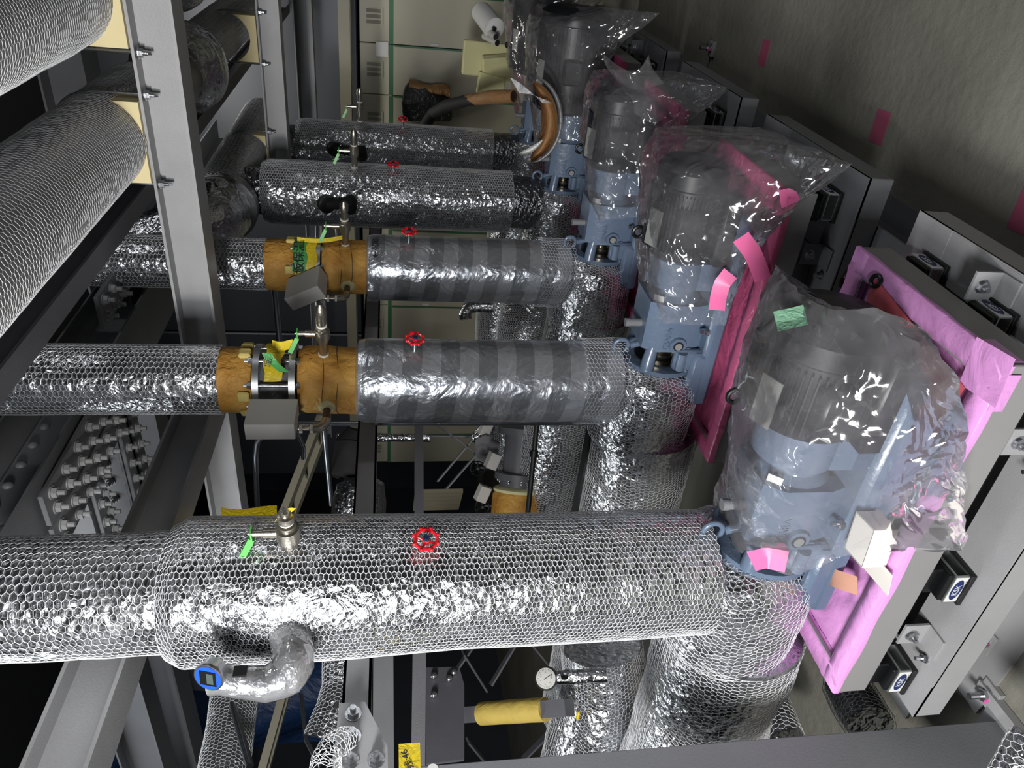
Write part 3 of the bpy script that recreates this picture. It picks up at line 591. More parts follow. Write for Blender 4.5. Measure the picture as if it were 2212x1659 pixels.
# ------------------------------------------------------------------ pump sets (bearing frame, coupling, motor)
def pump_proto(mr=.112, ml=.665, mz=.155):
    o = (PX, PY(0), .40); t = thing('pump_set', 'x', 'pump', o); W = lambda x, y_, z: np.array([o[0] + x, o[1] + y_, o[2] + z]); zc = .135
    b = MB(); b.lathe([(.085, .112), (.10, .112)], W(0, 0, zc), (1, 0, 0), 36); b.build('casing_cover', BLUE, t, 'sharp')
    MB().lathe([(.098, .075), (.104, .075)], W(0, 0, zc), (1, 0, 0), 30).build('seal_recess', BLACKM, t, 'sharp')
    g = MB(); g.lathe([(.104, .052), (.118, .056), (.126, .056), (.127, .036), (.142, .036), (.143, .026), (.17, .026)], W(0, 0, zc), (1, 0, 0), 40); gl = g.build('shaft_seal', STEEL, t, 'sharp')
    for a in (45, 135, 225, 315): MB().bolt(W(.127, .045 * math.cos(math.radians(a)), zc + .045 * math.sin(math.radians(a))), (1, 0, 0), .0085, .006).build('seal_bolt', ZINC, gl)
    f = MB()  # lantern arms to the bearing housing
    for a in (38, 142, 218, 322):
        cy_, cz_ = math.cos(math.radians(a)), math.sin(math.radians(a)); f.tube([W(.095, .100 * cy_, zc + .100 * cz_), W(.125, .096 * cy_, zc + .096 * cz_), W(.165, .082 * cy_, zc + .082 * cz_), W(.2, .07 * cy_, zc + .07 * cz_)], [.022, .02, .018, .02], 10)
    q = [(-.075, -.085), (.075, -.085), (.088, -.05), (.088, .045), (.062, .085), (-.062, .085), (-.088, .045), (-.088, -.05)]
    f.prism(q, W(.16, 0, zc), (1, 0, 0), .15, (0, 1, 0)); f.lathe([(.31, .078), (.325, .062), (.36, .058)], W(0, 0, zc), (1, 0, 0), 28)
    fr = f.build('bearing_frame', BLUE, t, 'sharp')
    gsl = MB().cyl(W(.185, -.088, zc - .012), W(.185, -.098, zc - .012), .026, .024, 24).cyl(W(.168, -.088, zc - .045), W(.168, -.095, zc - .045), .011, n=14); gsl.build('sight_boss', BLUE, fr, 'sharp')
    MB().cyl(W(.185, -.0975, zc - .012), W(.185, -.1005, zc - .012), .015, n=24).build('sight_ring', BLACK, fr, 'sharp')
    MB().cyl(W(.185, -.1, zc - .012), W(.185, -.1015, zc - .012), .011, n=24).build('sight_glass', PLATE, fr, 'sharp')
    text_mesh('cast_lettering', 'EBARA', .024, plane_M(W(.205, -.0884, zc + .022), (1, 0, 0), (0, 0, 1)), BLUE, fr, .0022)
    MB().torus(W(.135, -.01, .262), (0, 1, 0), .0215, .0062, 28, 10).cyl(W(.135, -.01, .235), W(.15, -.01, .19), .010, n=12).build('eye_bolt', BLUE, t, 'sharp')
    MB().cyl(W(.22, -.02, .215), W(.22, -.02, .255), .0115, n=16).cyl(W(.22, -.02, .255), W(.22, -.02, .268), .0125, n=16).build('vent_cap', GREYB, t, 'sharp')
    p = MB(); p.box(W(.29, 0, .026), (.60, .25, .05), bev=.014); p.box(W(.09, -.105, .055), (.16, .035, .05), bev=.012); p.box(W(.14, -.095, .085), (.07, .03, .09), bev=.01)
    p.tube([W(.115, -.11, .11), W(.17, -.11, .11)], .014, 12); p.box(W(.24, 0, .07), (.14, .12, .07), bev=.02)
    bd = p.build('cast_bed', BLUE, t, 'sharp')
    for x, y_ in ((.03, -.105), (.24, -.105), (.53, -.105), (.24, .105), (.53, .105)): MB().bolt(W(x, y_, .05), (0, 0, 1), .010, .012).build('anchor_bolt', ZINC, bd)
    MB().cyl(W(.12, .02, .05), W(.185, .02, .055), .018, n=14).build('drain_plug', BLACKM, t, 'sharp')
    c = MB(); c.lathe([(.345, .07), (.35, .082), (.43, .082), (.435, .07)], W(0, 0, .145), (1, 0, 0), 28); c.box(W(.39, 0, .07), (.08, .14, .06)); c.build('coupling_guard', BLUE, t, 'sharp')
    m = MB(); m.lathe([(.43, .07), (.44, mr * .9), (.455, mr), (ml - .07, mr), (ml - .065, mr * 1.05), (ml - .025, mr * 1.05), (ml - .005, mr * .86), (ml, .05)], W(0, 0, mz), (1, 0, 0), 44)
    mc = (.455 + ml - .07) / 2
    m.box(W(mc, -.09, .07), (.2, .06, .05), bev=.008); m.box(W(mc, .09, .07), (.2, .06, .05), bev=.008); mo = m.build('motor_body', MOTOR, t, 'sharp')
    fn = MB()
    for i in range(60):
        a = 2 * math.pi * i / 60; d = np.array([0, math.cos(a), math.sin(a)]); c0 = W(mc, 0, mz) + d * (mr + .006); fn.box(c0, (ml - .54, .016, .0026), np.array([(1, 0, 0), d, np.cross((1, 0, 0), d)]).T)
    fn.build('cooling_fins', MOTOR, mo)
    MB().box(W(mc, -mr - .012, mz + .02), (.10, .04, .08), bev=.008).build('terminal_box', MOTOR, mo, 'sharp')
    MB().box(W(mc - .02, -(mr + .017) * .434, mz + (mr + .017) * .90), (.10, .045, .003), Euler((.45, 0, 0)).to_matrix()).build('nameplate', PLATE, mo)
    MB().box(W(.30, -.058, zc + .062), (.055, .03, .0015), Euler((.9, 0, 0)).to_matrix()).build('caution_label', PAPER, fr)
    MB().torus(W(mc - .06, .02, mz + mr + .022), (0, 1, 0), .015, .005, 24, 8).build('lifting_eye', BLACKM, mo, 'sharp')
    return t
pp = pump_proto()
PL = ['blue grey pump and dark motor under the big crumpled bag, nearest set', 'blue grey pump and finned motor in the clear bag with two pink tape strips', 'pump and motor of the third set, bagged in clear plastic', 'tall dark finned motor and pump under clear plastic near the top edge', 'farthest pump and dark motor, mostly hidden by kraft paper']
pp['label'] = PL[0]; pp['group'] = 'pump sets in a row'
ps = pump_proto(.090, .70); ps['label'] = PL[1]; ps['group'] = 'pump sets in a row'; ps.location = (PX, PY(1), .40)
dup(ps, (PX, PY(2), .40), PL[2])
pl = pump_proto(.138, .86, .172); pl['label'] = PL[3]; pl['group'] = 'pump sets in a row'; pl.location = (PX, PY(3), .40); dup(pl, (PX, PY(4), .40), PL[4])
# ------------------------------------------------------------------ base frames, mounts, lower frames
def base_frame(k, film_m, inner_m, label):
    y0 = .868 + .775 * k; y1 = y0 + .458; x0, x1 = -1.372, -.54; z0, z1 = .326, .400; t = thing('base_frame', label, 'machine base', (x0, y0, z0), 'steel base frames under the pumps'); f = MB()
    for yy in (y0 + .004, y1 - .004): f.box(((x0 + x1) / 2, yy, (z0 + z1) / 2), (x1 - x0, .008, z1 - z0), bev=.002)
    for xx in (x0 + .004, x1 - .004): f.box((xx, (y0 + y1) / 2, (z0 + z1) / 2), (.008, y1 - y0 - .016, z1 - z0), bev=.002)
    f.box(((x0 + x1) / 2, y0 + .025, z1 - .004), (x1 - x0 - .01, .05, .007)); f.box(((x0 + x1) / 2, y1 - .025, z1 - .004), (x1 - x0 - .01, .05, .007))
    f.box((x0 + .025, (y0 + y1) / 2, z1 - .004), (.05, y1 - y0 - .1, .007)); f.box((x1 - .025, (y0 + y1) / 2, z1 - .004), (.05, y1 - y0 - .1, .007))
    f.box(((x0 + x1) / 2, (y0 + y1) / 2, .372), (x1 - x0 - .02, y1 - y0 - .02, .010)); f.build('frame', BASEG, t)
    # film folded over the rim: a bent strip along each side
    g = MB(); R = np.random.default_rng(60 + k)
    def strip(a, b, inn, ext):
        a, b, inn = np.array(a, float), np.array(b, float), np.array(inn, float); n = 40; P = np.zeros((n, 6, 3))
        for i in range(n):
            q = a + (b - a) * i / (n - 1); wob = .0015 * R.normal(size=6)
            for j, (u, z) in enumerate(((-.0022, z1 - ext + .002 * math.sin(i * .7)), (-.0022, z1), (.0, z1 + .0022), (.03, z1 + .002), (.046, z1 + .0018), (.047, .381))): P[i, j] = q + inn * (u + (wob[j] if j > 2 else 0)) + np.array([0, 0, z + (abs(wob[j]) if j > 1 else 0)])
        g.grid(P)
    strip((x0, y0, 0), (x1 - .0, y0, 0), (0, 1, 0), .010 if k == 0 else .016); strip((x1, y0, 0), (x1, y1, 0), (-1, 0, 0), .006); strip((x0, y1, 0), (x1, y1, 0), (0, -1, 0), .008); strip((x0, y0, 0), (x0, y1, 0), (1, 0, 0), .022)
    g.build('rim_film', film_m, t, 'all')
    u = np.linspace(x0 + .047, x1 - .047, 70); v = np.linspace(y0 + .047, y1 - .047, 44); U, V = np.meshgrid(u, v, indexing='ij'); P = np.stack([U, V, np.zeros_like(U)], -1)
    e = np.minimum(np.minimum(U - u[0], u[-1] - U), np.minimum(V - v[0], v[-1] - V)); P[..., 2] = .381 + .010 * np.abs(N3(P, 34, 5 + k)) * np.clip(e / .02, 0, 1)
    MB().grid(P).build('inner_film', inner_m, t, 'all'); return t
bf0 = base_frame(0, LILAC, LILAC, 'nearest grey base frame edged in lilac pink film')
for k, l in ((1, 'second base frame edged in deep pink film'), (2, 'third base frame with a pink film corner showing'), (3, 'fourth base frame, mostly hidden by plastic'), (4, 'farthest base frame in the dark')): base_frame(k, PINK, PINK, l)
x1, y0 = -.54, .868
g = MB()  # taped film corner flaps and coral strip on the nearest base
g.box((x1 - .03, y0 + .03, .4045), (.085, .085, .0008), Euler((0, 0, .12)).to_matrix()); g.box((x1 + .004, y0 + .04, .388), (.0008, .07, .03)); g.box((x1 - .05, y0 - .003, .387), (.07, .0008, .028)); g.build('corner_tape', LILAC, bf0)
P = np.zeros((30, 7, 3))
for i in range(30):
    for j in range(7): q = at(1900 + 195 * i / 29, 590 + 235 * i / 29, Z=.404); P[i, j] = q + np.array([-.10 * j / 6 - .012, 0, .018 * abs(math.sin(j * 1.1 + i * .35)) * (j / 6) + .003])
o = MB().grid(P).build('coral_film_strip', REDF, bf0, 'all'); o['label'] = 'coral red film strip along the far end'
MB().torus(at(1892, 607, Z=.41) , (.3, -.2, 1), .011, .0045, 24, 8).build('lifting_ring', BLACKM, bf0, 'sharp')
# rubber and aluminium KSK mounts
def mount_proto():
    t = thing('vibration_mount', 'x', 'vibration mount', (0, 0, 0)); b = MB(); b.box((0, .012, .050), (.062, .05, .032), bev=.003); b.box((0, .0, .036), (.066, .06, .012), bev=.002); b.build('rubber_block', BLACKM, t)
    q = MB(); q.box((0, 0, .030), (.072, .066, .0025)); q.box((0, 0, .004), (.072, .066, .0025)); q.box((0, -.032, .017), (.072, .0025, .028)); q.box((0, .032, .017), (.072, .0025, .028)); q.build('square_tube', ALU, t)
    MB().box((0, 0, -.002), (.08, .078, .009), bev=.001).build('pad', BLACK, t)
    lb = MB().box((.0, -.0338, .017), (.066, .0006, .026)).build('maker_label', PAPER, t)
    ov = MB(); ov.prism([(.027 * math.cos(a), .0105 * math.sin(a)) for a in np.linspace(0, 2 * math.pi, 28)[:-1]], (0, -.0345, .0175), (0, -1, 0), .0004, (1, 0, 0)); ov.build('oval_badge', INKB, lb)
    text_mesh('badge_lettering', 'KSK', .0165, plane_M((0, -.0351, .0172), (1, 0, 0), (0, 0, 1)), PAPER, lb, .0002)
    text_mesh('label_small_print', 'PRODUCTS', .0042, plane_M((.012, -.0345, .0055), (1, 0, 0), (0, 0, 1)), INK, lb, .0001)
    return t
mp = mount_proto(); used = False
def mount(x, y_, rz, label):
    global used
    if not used: used = True; mp.location = (x, y_, .262); mp.rotation_euler = (0, 0, rz); mp['label'] = label; mp['group'] = 'rubber mounts under the base frames'; return
    dup(mp, (x, y_, .262), label, None, rz)
for k in range(5):
    y0 = .868 + .775 * k; n = ['nearest', 'second', 'third', 'fourth', 'farthest'][k]
    if k == 0: mount(-1.315, y0 + .012, 0, 'rubber mount at the left corner of the nearest base frame'); mount(-1.03, y0 + .012, 0, 'rubber mount with upright blue KSK badge on the front of the nearest base')
    mount(-.575, y0 + .20 if k == 0 else y0 + .045, math.pi / 2, f'rubber mount with KSK badge at the right end of the {n} base frame')
    if k < 4: mount(-.575, y0 + .40, math.pi / 2, f'rubber mount at the far right corner of the {n} base frame')
    mount(-1.315, y0 + .41, 0, f'rubber mount under the back left of the {n} base frame')
def lower_frame(k):
    y0 = .80 + .775 * k; y1 = y0 + .575; x0, x1 = -1.372, -.475; t = thing('lower_frame', ['nearest', 'second', 'third', 'fourth', 'farthest'][k] + ' light grey lower channel frame under the rubber mounts', 'machine base', (x0, y0, .19), 'lower channel frames')
    f = MB()
    for yy, sg in ((y0, 1), (y1, -1)): f.box(((x0 + x1) / 2, yy + sg * .055, .252), (x1 - x0, .11, .007)); f.box(((x0 + x1) / 2, yy + sg * .004, .2225), (x1 - x0, .008, .065), bev=.003)
    for xx, sg in ((x0, 1), (x1, -1)): f.box((xx + sg * .05, (y0 + y1) / 2, .2515), (.10, y1 - y0, .006)); f.box((xx + sg * .004, (y0 + y1) / 2, .2225), (.008, y1 - y0 - .01, .065), bev=.003)
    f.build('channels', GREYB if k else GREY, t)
    for x, yy in ((-1.19, y0 + .05), (-.70, y0 + .06), (x1 - .04, y0 + .28)):
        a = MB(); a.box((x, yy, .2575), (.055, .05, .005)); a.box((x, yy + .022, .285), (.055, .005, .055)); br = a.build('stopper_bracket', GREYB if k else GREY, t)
        MB().bolt((x, yy + .0195, .292), (0, -1, 0), .010, .008).build('stopper_bolt', ZINC, br)
        MB().bolt((x - .045, yy - .005, .256), (0, 0, 1), .008, .014).build('frame_bolt', ZINC, br)
for k in range(5): lower_frame(k)
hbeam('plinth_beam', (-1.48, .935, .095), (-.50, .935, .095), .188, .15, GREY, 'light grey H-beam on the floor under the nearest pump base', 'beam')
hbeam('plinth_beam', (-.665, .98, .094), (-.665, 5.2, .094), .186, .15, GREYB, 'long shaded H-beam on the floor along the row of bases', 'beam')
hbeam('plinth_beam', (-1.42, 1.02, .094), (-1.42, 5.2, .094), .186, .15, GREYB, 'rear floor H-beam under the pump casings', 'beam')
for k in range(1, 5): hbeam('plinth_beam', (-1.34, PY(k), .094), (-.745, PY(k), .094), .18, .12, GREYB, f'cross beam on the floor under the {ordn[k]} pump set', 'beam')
def anchor(p, label, rz=0):
    p = np.array(p); t = thing('anchor_clip', label, 'anchor bolt', tuple(p), 'floor anchors'); MB().box(p + (0, 0, .008), (.06, .05, .014), Euler((0, 0, rz)).to_matrix(), .001).build('clip_plate', GREY, t); MB().bolt(p + (0, 0, .015), (0, 0, 1), .0145, .03).build('anchor_bolt', ZINC, t)
    MB().bar(p + (-.010, -.0135, .03), p + (.004, -.0142, .018), .003, .003).build('pink_mark', MAGENTA, t)
anchor(at(2138, 1380, Z=.0) , 'zinc anchor bolt on a clip beside the floor beam, lower right')
anchor(at(2145, 1500, Z=.0), 'zinc anchor bolt with a pink marker line near the post foot')
anchor(at(1542, 105, Z=.0), 'small distant anchor bolt on the floor, top of the picture')

# ------------------------------------------------------------------ post, rail and gusset
t = thing('steel_post', 'broad grey painted steel post across the bottom of the picture', 'post', (-1.50, .75, 0))
pm = MB(); pm.box((-1.437, .745, .66), (.010, .135, 1.32), bev=.002); pm.box((-1.563, .745, .66), (.010, .135, 1.32), bev=.002); pm.box((-1.50, .745, .66), (.118, .008, 1.32)); pm.build('h_section', GREYB, t)
MB().box((-1.50, .745, .008), (.22, .2, .016)).build('foot_plate', GREYB, t)
st = MB().box(at(885, 1645, X=-1.431), (.0008, .075, .042), Euler((math.radians(0), 0, 0)).to_matrix()).build('yellow_sticker', YELT, t)
text_mesh('handwriting', '残:46', .019, plane_M(at(880, 1640, X=-1.4302), (.0, 1, .35), (0, -.35, 1)), INK, st, .0002)
MB().cyl(at(935, 1662, X=-1.4315), at(935, 1662, X=-1.4315) + np.array([.001, 0, 0]), .011, n=24).build('white_dot_sticker', PAPER, t)
q = [at(*p, X=-1.43) for p in ((733, 1524), (789, 1521), (837, 1617), (838, 1672), (716, 1690))]
t = thing('gusset_plate', 'grey corner plate with four big bolts at the post top', 'bolted plate', tuple(q[2]))
MB().prism([(p[1], p[2]) for p in q], (-1.43, 0, 0), (1, 0, 0), .008, (0, 1, 0)).build('plate', GREY, t)
for p in ((763, 1543), (762, 1592), (757, 1645), (812, 1643)): MB().bolt(at(*p, X=-1.422), (1, 0, 0), .0125, .012).build('bolt', ZINC, t)
t = thing('support_rail', 'long grey channel rail running behind the risers at valve height', 'rail', (-1.47, .7, 1.41))
r_ = MB(); r_.box((-1.448, 2.6, 1.412), (.006, 3.9, .060)); r_.box((-1.47, 2.6, 1.385), (.05, 3.9, .006)); r_.box((-1.47, 2.6, 1.439), (.05, 3.9, .006)); r_.build('channel', GREY, t)
MB().bolt(at(810, 915, X=-1.444), (1, 0, 0), .008, .01).build('bolt', ZINC, t)
t = thing('floor_angle', 'grey steel angle on the floor leading to the post foot', 'angle', (-1.35, .8, 0))
MB().bar(at(2118, 1478, Z=.012), at(2230, 1620, Z=.012), .03, .02).build('angle', GREY, t)
# wad of netting on the post head
c = at(737, 1612, X=-1.40)
t = thing('netting_offcut', 'crumpled wad of wire netting with foil scrap on the corner plate', 'netting scrap', tuple(c))
s = Surf([at(765, 1592, X=-1.395), at(742, 1600, X=-1.39), at(712, 1618, X=-1.385), at(706, 1640, X=-1.385), at(704, 1670, X=-1.385)], [.008, .016, .018, .022, .022], .004, 60, 95); s.net('netting', WIRE, t, .008, .009, r=.0007, loose=.01, warp=.005, jit=.0015)
s = Surf([at(742, 1608, X=-1.398), at(725, 1618, X=-1.396)], [.012, .008], .004, 80, 96); s.skin('foil_scrap', FOIL, t)
# ================================================================== plastic bags
def loft_bag(name, label, S, m, seed, amp=.010, nu=46, nv=64, close=True, shift=(0, 0, 0), group=None, hem=True):
    """S = rings of (x, y, z) control points from the open mouth to the sealed end"""
    S = np.array(S, float) + np.array(shift); ns, nc = S.shape[:2]
    def cr(P, t, per):
        n = len(P); i = np.floor(t).astype(int); f = (t - i)[:, None]
        g = (lambda q: P[q % n]) if per else (lambda q: P[np.clip(q, 0, n - 1)])
        sh = (len(t),) + (1,) * (P.ndim - 1); f = (t - i).reshape(sh); a, b, c, d = g(i - 1), g(i), g(i + 1), g(i + 2)
        return .5 * (2 * b + (c - a) * f + (2 * a - 5 * b + 4 * c - d) * f ** 2 + (3 * b - a - 3 * c + d) * f ** 3)
    R = cr(S, np.linspace(0, ns - 1, nu), False)                # nu, nc, 3
    Q = np.stack([cr(r, np.linspace(0, nc, nv, endpoint=False), True) for r in R])
    # sharpen the loft towards its control polygon so that it creases like film
    L = np.stack([np.stack([np.interp(np.linspace(0, nc, nv, endpoint=False), np.arange(nc + 1), np.append(r[:, k], r[0, k])) for k in range(3)], 1) for r in R]); Q = Q * .45 + L * .55
    c = Q.mean(1, keepdims=True); N = Q - c; N /= np.linalg.norm(N, axis=2)[..., None] + 1e-6
    rid = 1 - np.abs(N3(Q, 11, seed)) * 2; fine = 1 - np.abs(N3(Q, 40, seed + 3)) * 2; edge = np.linspace(0, 1, nu)[:, None]; fd = np.clip(np.minimum(edge * 9, (1 - edge) * 9), .15, 1)
    Q = Q + N * (.010 + (amp * rid + amp * .16 * fine) * fd)[..., None]
    if close:   # flat heat-sealed end, folded about control points 2 and 6
        k2 = int(round(nv * 2 / 8)); last = np.roll(Q[-1], -k2, 0); mid = (last + np.roll(last[::-1], 1, 0)) / 2; mid = np.roll(mid, k2, 0); Q = np.concatenate([Q, (Q[-1] * .5 + mid * .5)[None], mid[None]])
    g = np.random.default_rng(seed); Q = Q + g.normal(size=Q.shape) * .0011; M_ = Q.shape[0]; F = []
    for a in range(M_ - 1):
        for c2 in range(nv):
            p = [a * nv + c2, a * nv + (c2 + 1) % nv, (a + 1) * nv + (c2 + 1) % nv, (a + 1) * nv + c2]
            F += [(p[0], p[1], p[2]), (p[0], p[2], p[3])] if g.random() < .5 else [(p[0], p[1], p[3]), (p[1], p[2], p[3])]
    b = MB(); b.add(Q.reshape(-1, 3), F); o = b.build(name, m, None, 'all', origin=tuple(Q.mean((0, 1))))
    try: o.data.set_sharp_from_angle(angle=math.radians(24))
    except Exception: pass
    tag(o, label, 'plastic bag', group); return o
A = lambda rows: [[at(px, py, Y=Y) for px, py, Y in r] for r in rows]
BAG1 = A([
 [(1700, 1180, 1.27), (1600, 1150, 1.26), (1548, 1108, 1.22), (1606, 1190, 1.06), (1715, 1236, .96), (1868, 1184, .855), (2064, 1190, .815), (1880, 1190, .93)],
 [(1720, 1080, 1.29), (1610, 1060, 1.28), (1566, 1050, 1.18), (1618, 1110, 1.02), (1715, 1150, .94), (1868, 1120, .85), (2064, 1100, .812), (1890, 1110, .93)],
 [(1740, 980, 1.30), (1610, 960, 1.28), (1584, 985, 1.15), (1630, 1030, 1.00), (1720, 1060, .92), (1880, 1050, .845), (2060, 985, .815), (1910, 1020, .95)],
 [(1760, 850, 1.30), (1630, 830, 1.28), (1602, 850, 1.13), (1660, 900, 1.00), (1750, 950, .91), (1905, 960, .85), (2070, 895, .83), (1920, 930, 1.00)],
 [(1760, 720, 1.28), (1665, 690, 1.26), (1640, 715, 1.13), (1700, 770, 1.00), (1790, 830, .93), (1910, 840, .88), (2015, 760, .86), (1910, 800, 1.05)],
 [(1790, 650, 1.25), (1715, 600, 1.24), (1688, 580, 1.18), (1745, 640, 1.05), (1800, 668, .98), (1890, 665, .95), (1975, 705, .93), (1880, 690, 1.08)]])
loft_bag('plastic_bag', 'big crumpled clear bag over the nearest motor with a pale green tape patch', BAG1, BAG, 101, .012)
BAG2 = A([
 [(1500, 680, 2.02), (1420, 675, 2.03), (1388, 692, 1.98), (1432, 697, 1.80), (1490, 700, 1.72), (1530, 702, 1.69), (1562, 702, 1.67), (1535, 695, 1.82)],
 [(1500, 600, 2.05), (1420, 590, 2.05), (1386, 600, 1.98), (1430, 610, 1.79), (1495, 620, 1.70), (1550, 620, 1.67), (1592, 610, 1.64), (1560, 600, 1.82)],
 [(1520, 520, 2.05), (1420, 520, 2.06), (1384, 520, 1.98), (1432, 530, 1.79), (1505, 540, 1.70), (1580, 540, 1.66), (1640, 525, 1.63), (1580, 520, 1.84)],
 [(1540, 440, 2.06), (1430, 430, 2.08), (1388, 440, 1.98), (1440, 450, 1.79), (1520, 460, 1.70), (1610, 465, 1.65), (1705, 450, 1.62), (1620, 430, 1.86)],
 [(1570, 350, 2.08), (1440, 340, 2.10), (1398, 340, 2.00), (1460, 360, 1.82), (1550, 375, 1.72), (1660, 385, 1.66), (1790, 390, 1.61), (1680, 350, 1.90)],
 [(1640, 277, 2.12), (1490, 272, 2.14), (1424, 278, 2.05), (1510, 300, 1.90), (1600, 312, 1.80), (1710, 332, 1.70), (1832, 354, 1.60), (1730, 310, 1.90)]])
loft_bag('plastic_bag', 'clear bag over the second motor, pointed corner hanging past the base, two pink tape strips', BAG2, BAG, 102, .010)
loft_bag('plastic_bag', 'shiny clear bag over the third motor, between the second and fourth bags', BAG2, BAG, 103, .014, shift=(.0, .775, 0))
B4 = np.array(BAG2); cc = B4.mean((0, 1)); B4 = (B4 - cc) * np.array([1.12, 1.2, 1.2]) + cc
loft_bag('plastic_bag', 'tall glossy clear bag over the fourth, finned motor at the top edge', B4, BAG, 104, .016, shift=(.08, 1.55, .06))
loft_bag('plastic_bag', 'clear bag over the farthest motor at the very top edge', B4, BAG, 105, .014, shift=(.08, 2.325, .06))
# loose flap curling between the third and second bags
P = np.zeros((24, 16, 3))
for i in range(24):
    for j in range(16):
        u, v = i / 23, j / 15; q = at(1305 + 100 * v + 50 * u, 118 + 110 * u + 30 * math.sin(3 * v), Y=2.60 - .1 * v); P[i, j] = q + np.array([0, -.05 * math.sin(math.pi * v), .01 * math.sin(7 * u)])
tag(MB().grid(P + .006 * N3(P, 30, 8)[..., None]).build('plastic_flap', BAG, None, 'all', origin=tuple(P[12, 8])), 'loose curled plastic flap above the third bag', 'plastic sheet')
def tape(name, label, pts, w, m, Y, cat='tape', n=14):
    """strip along pixels-measured centre points, lying at depth Y"""
    C = np.array([at(px, py, Y=yy) for px, py, yy in pts]); t = np.linspace(0, 1, len(C)); T = np.linspace(0, 1, n); c = np.stack([np.interp(T, t, C[:, k]) for k in range(3)], 1); d = np.gradient(c, axis=0); d /= np.linalg.norm(d, axis=1)[:, None]
    vw = c - np.array([0, 0, H]); vw /= np.linalg.norm(vw, axis=1)[:, None]; s_ = np.cross(d, vw * np.array([.6, 1, .8])); s_ /= np.linalg.norm(s_, axis=1)[:, None]
    P = np.stack([c + s_ * w * f for f in (-.5, -.17, .17, .5)], 1); P = P + .001 * N3(P, 60, 3)[..., None]; b = MB().grid(P)
    return tag(b.build(name, m, None, 'all', origin=tuple(c.mean(0))), label, cat)
tape('tape_strip', 'hot pink tape strip nearer the coupling, stuck on the second bag', [(1600, 512, 1.60), (1625, 545, 1.60), (1640, 580, 1.615), (1648, 605, 1.63)], .042, HOTP, 1.6)
tape('tape_strip', 'bent hot pink tape strip on the second bag, beside its open edge', [(1578, 590, 1.625), (1560, 612, 1.62), (1552, 640, 1.62), (1548, 670, 1.625)], .040, HOTP, 1.6)
tape('tape_patch', 'torn pale green tape patch on the top of the big bag', [(1702, 665, 1.04), (1708, 690, 1.02), (1712, 708, 1.0)], .048, PALEGT, 1.0)
tape('tape_patch', 'hot pink tape tab folded on the far corner of the second base', [(1685, 430, 1.60), (1704, 425, 1.60), (1710, 440, 1.60)], .04, HOTP, 1.6)
# pink sheet, carton and cards beside the nearest pump
t = tape('pink_card', 'bright pink sheet poking from under the big bag beside the steel seal', [(1622, 1212, .985), (1655, 1205, .965), (1700, 1215, .95)], .042, HOTP, 1)
c = at(1858, 1165, Y=.93); c[2] = .432
bx = thing('carton', 'small open white carton standing on the nearest pink base', 'carton', tuple(c)); R = Euler((0, 0, math.radians(8))).to_matrix(); q = MB()
Rn = np.array(R); L = lambda x, y_, z: c + Rn @ np.array([x, y_, z])
for (dx, dy, dz), sz in (((0, -.03, 0), (.085, .002, .05)), ((0, .03, 0), (.085, .002, .05)), ((-.0425, 0, 0), (.002, .06, .05)), ((.0425, 0, 0), (.002, .06, .05)), ((0, 0, -.024), (.085, .06, .002)), ((0, 0, .024), (.085, .06, .002))): q.box(L(dx, dy, dz), sz, R)
q.build('walls', WHITE, bx); MB().box(L(-.064, -.01, -.022), (.05, .10, .0015), Euler((.0, -.12, .14)).to_matrix()).build('flap', WHITE, bx)
P = np.zeros((10, 8, 3))
for i in range(10):
    for j in range(8): P[i, j] = at(1790 + 62 * i / 9, 1222 + 40 * j / 7 + 24 * (i / 9) ** 2, Z=.415) + np.array([0, 0, .02 * math.sin(math.pi * i / 9)])
tag(MB().grid(P).build('kraft_card', KRAFTP, None, 'all', origin=tuple(P[5, 4])), 'pinkish brown kraft card curling on the nearest pink base', 'paper card')
# ================================================================== gauge branches on the risers
def carton(c, R, s, label, open_end=True):
    t = thing('carton', label, 'carton', tuple(c)); Rm = np.array(R); q = MB(); x, y_, z = s
    for d, sz in (((0, -y_ / 2, 0), (x, .0015, z)), ((0, y_ / 2, 0), (x, .0015, z)), ((0, 0, -z / 2), (x, y_, .0015)), ((0, 0, z / 2), (x, y_, .0015)), ((-x / 2, 0, 0), (.0015, y_, z))): q.box(np.array(c) + Rm @ np.array(d), sz, R)
    if not open_end: q.box(np.array(c) + Rm @ np.array((x / 2, 0, 0)), (.0015, y_, z), R)
    q.build('walls', CARD, t); return t
def branch(k, zc_, box, label):
    r = riser = risers[k]; y = PY(k); a = math.radians(-97); d = np.array([math.cos(a), math.sin(a), 0]); P = np.array([PX - .02, y, zc_]); u = np.array([0, 0, 1.0])
    pts = [P + d * .09, P + d * .15, P + d * .168 + u * .006, P + d * .178 + u * .022, P + d * .18 + u * .05]
    b = MB().tube(pts[:2], .0105, 14).build('branch_pipe', RUSTY, r, 'sharp')
    MB().tube([P + d * .146, P + d * .158, P + d * .171 + u * .006, P + d * .178 + u * .018, P + d * .18 + u * .032], [.0125, .0125, .0125, .0125, .0135], 14).build('elbow', NICK, b, 'sharp')
    q = MB(); q.lathe([(.03, .006), (.06, .006), (.061, .012), (.074, .012), (.075, .0085), (.10, .0085), (.101, .012), (.112, .012), (.113, .007), (.16, .007)], P + d * .18, u, 16); q.build('gauge_valve', NICK, b, 'sharp')
    MB().lathe([(.032, .011), (.04, .011)], P + d * .18, u, 14).lathe([(.06, .0125), (.068, .0125)], P + d * .18, u, 14).build('seal_tape', PTFE, b, 'sharp')
    s = Surf([P + d * .085, P + d * .105], [.032, .018], .004, 60, 130 + k); s.skin('loose_wool', FLUFF, b)
    return P + d * .18 + u * .19
g = branch(1, float(at(705, 860, Y=PY(1) - .1)[2]) - .0, 1, '')
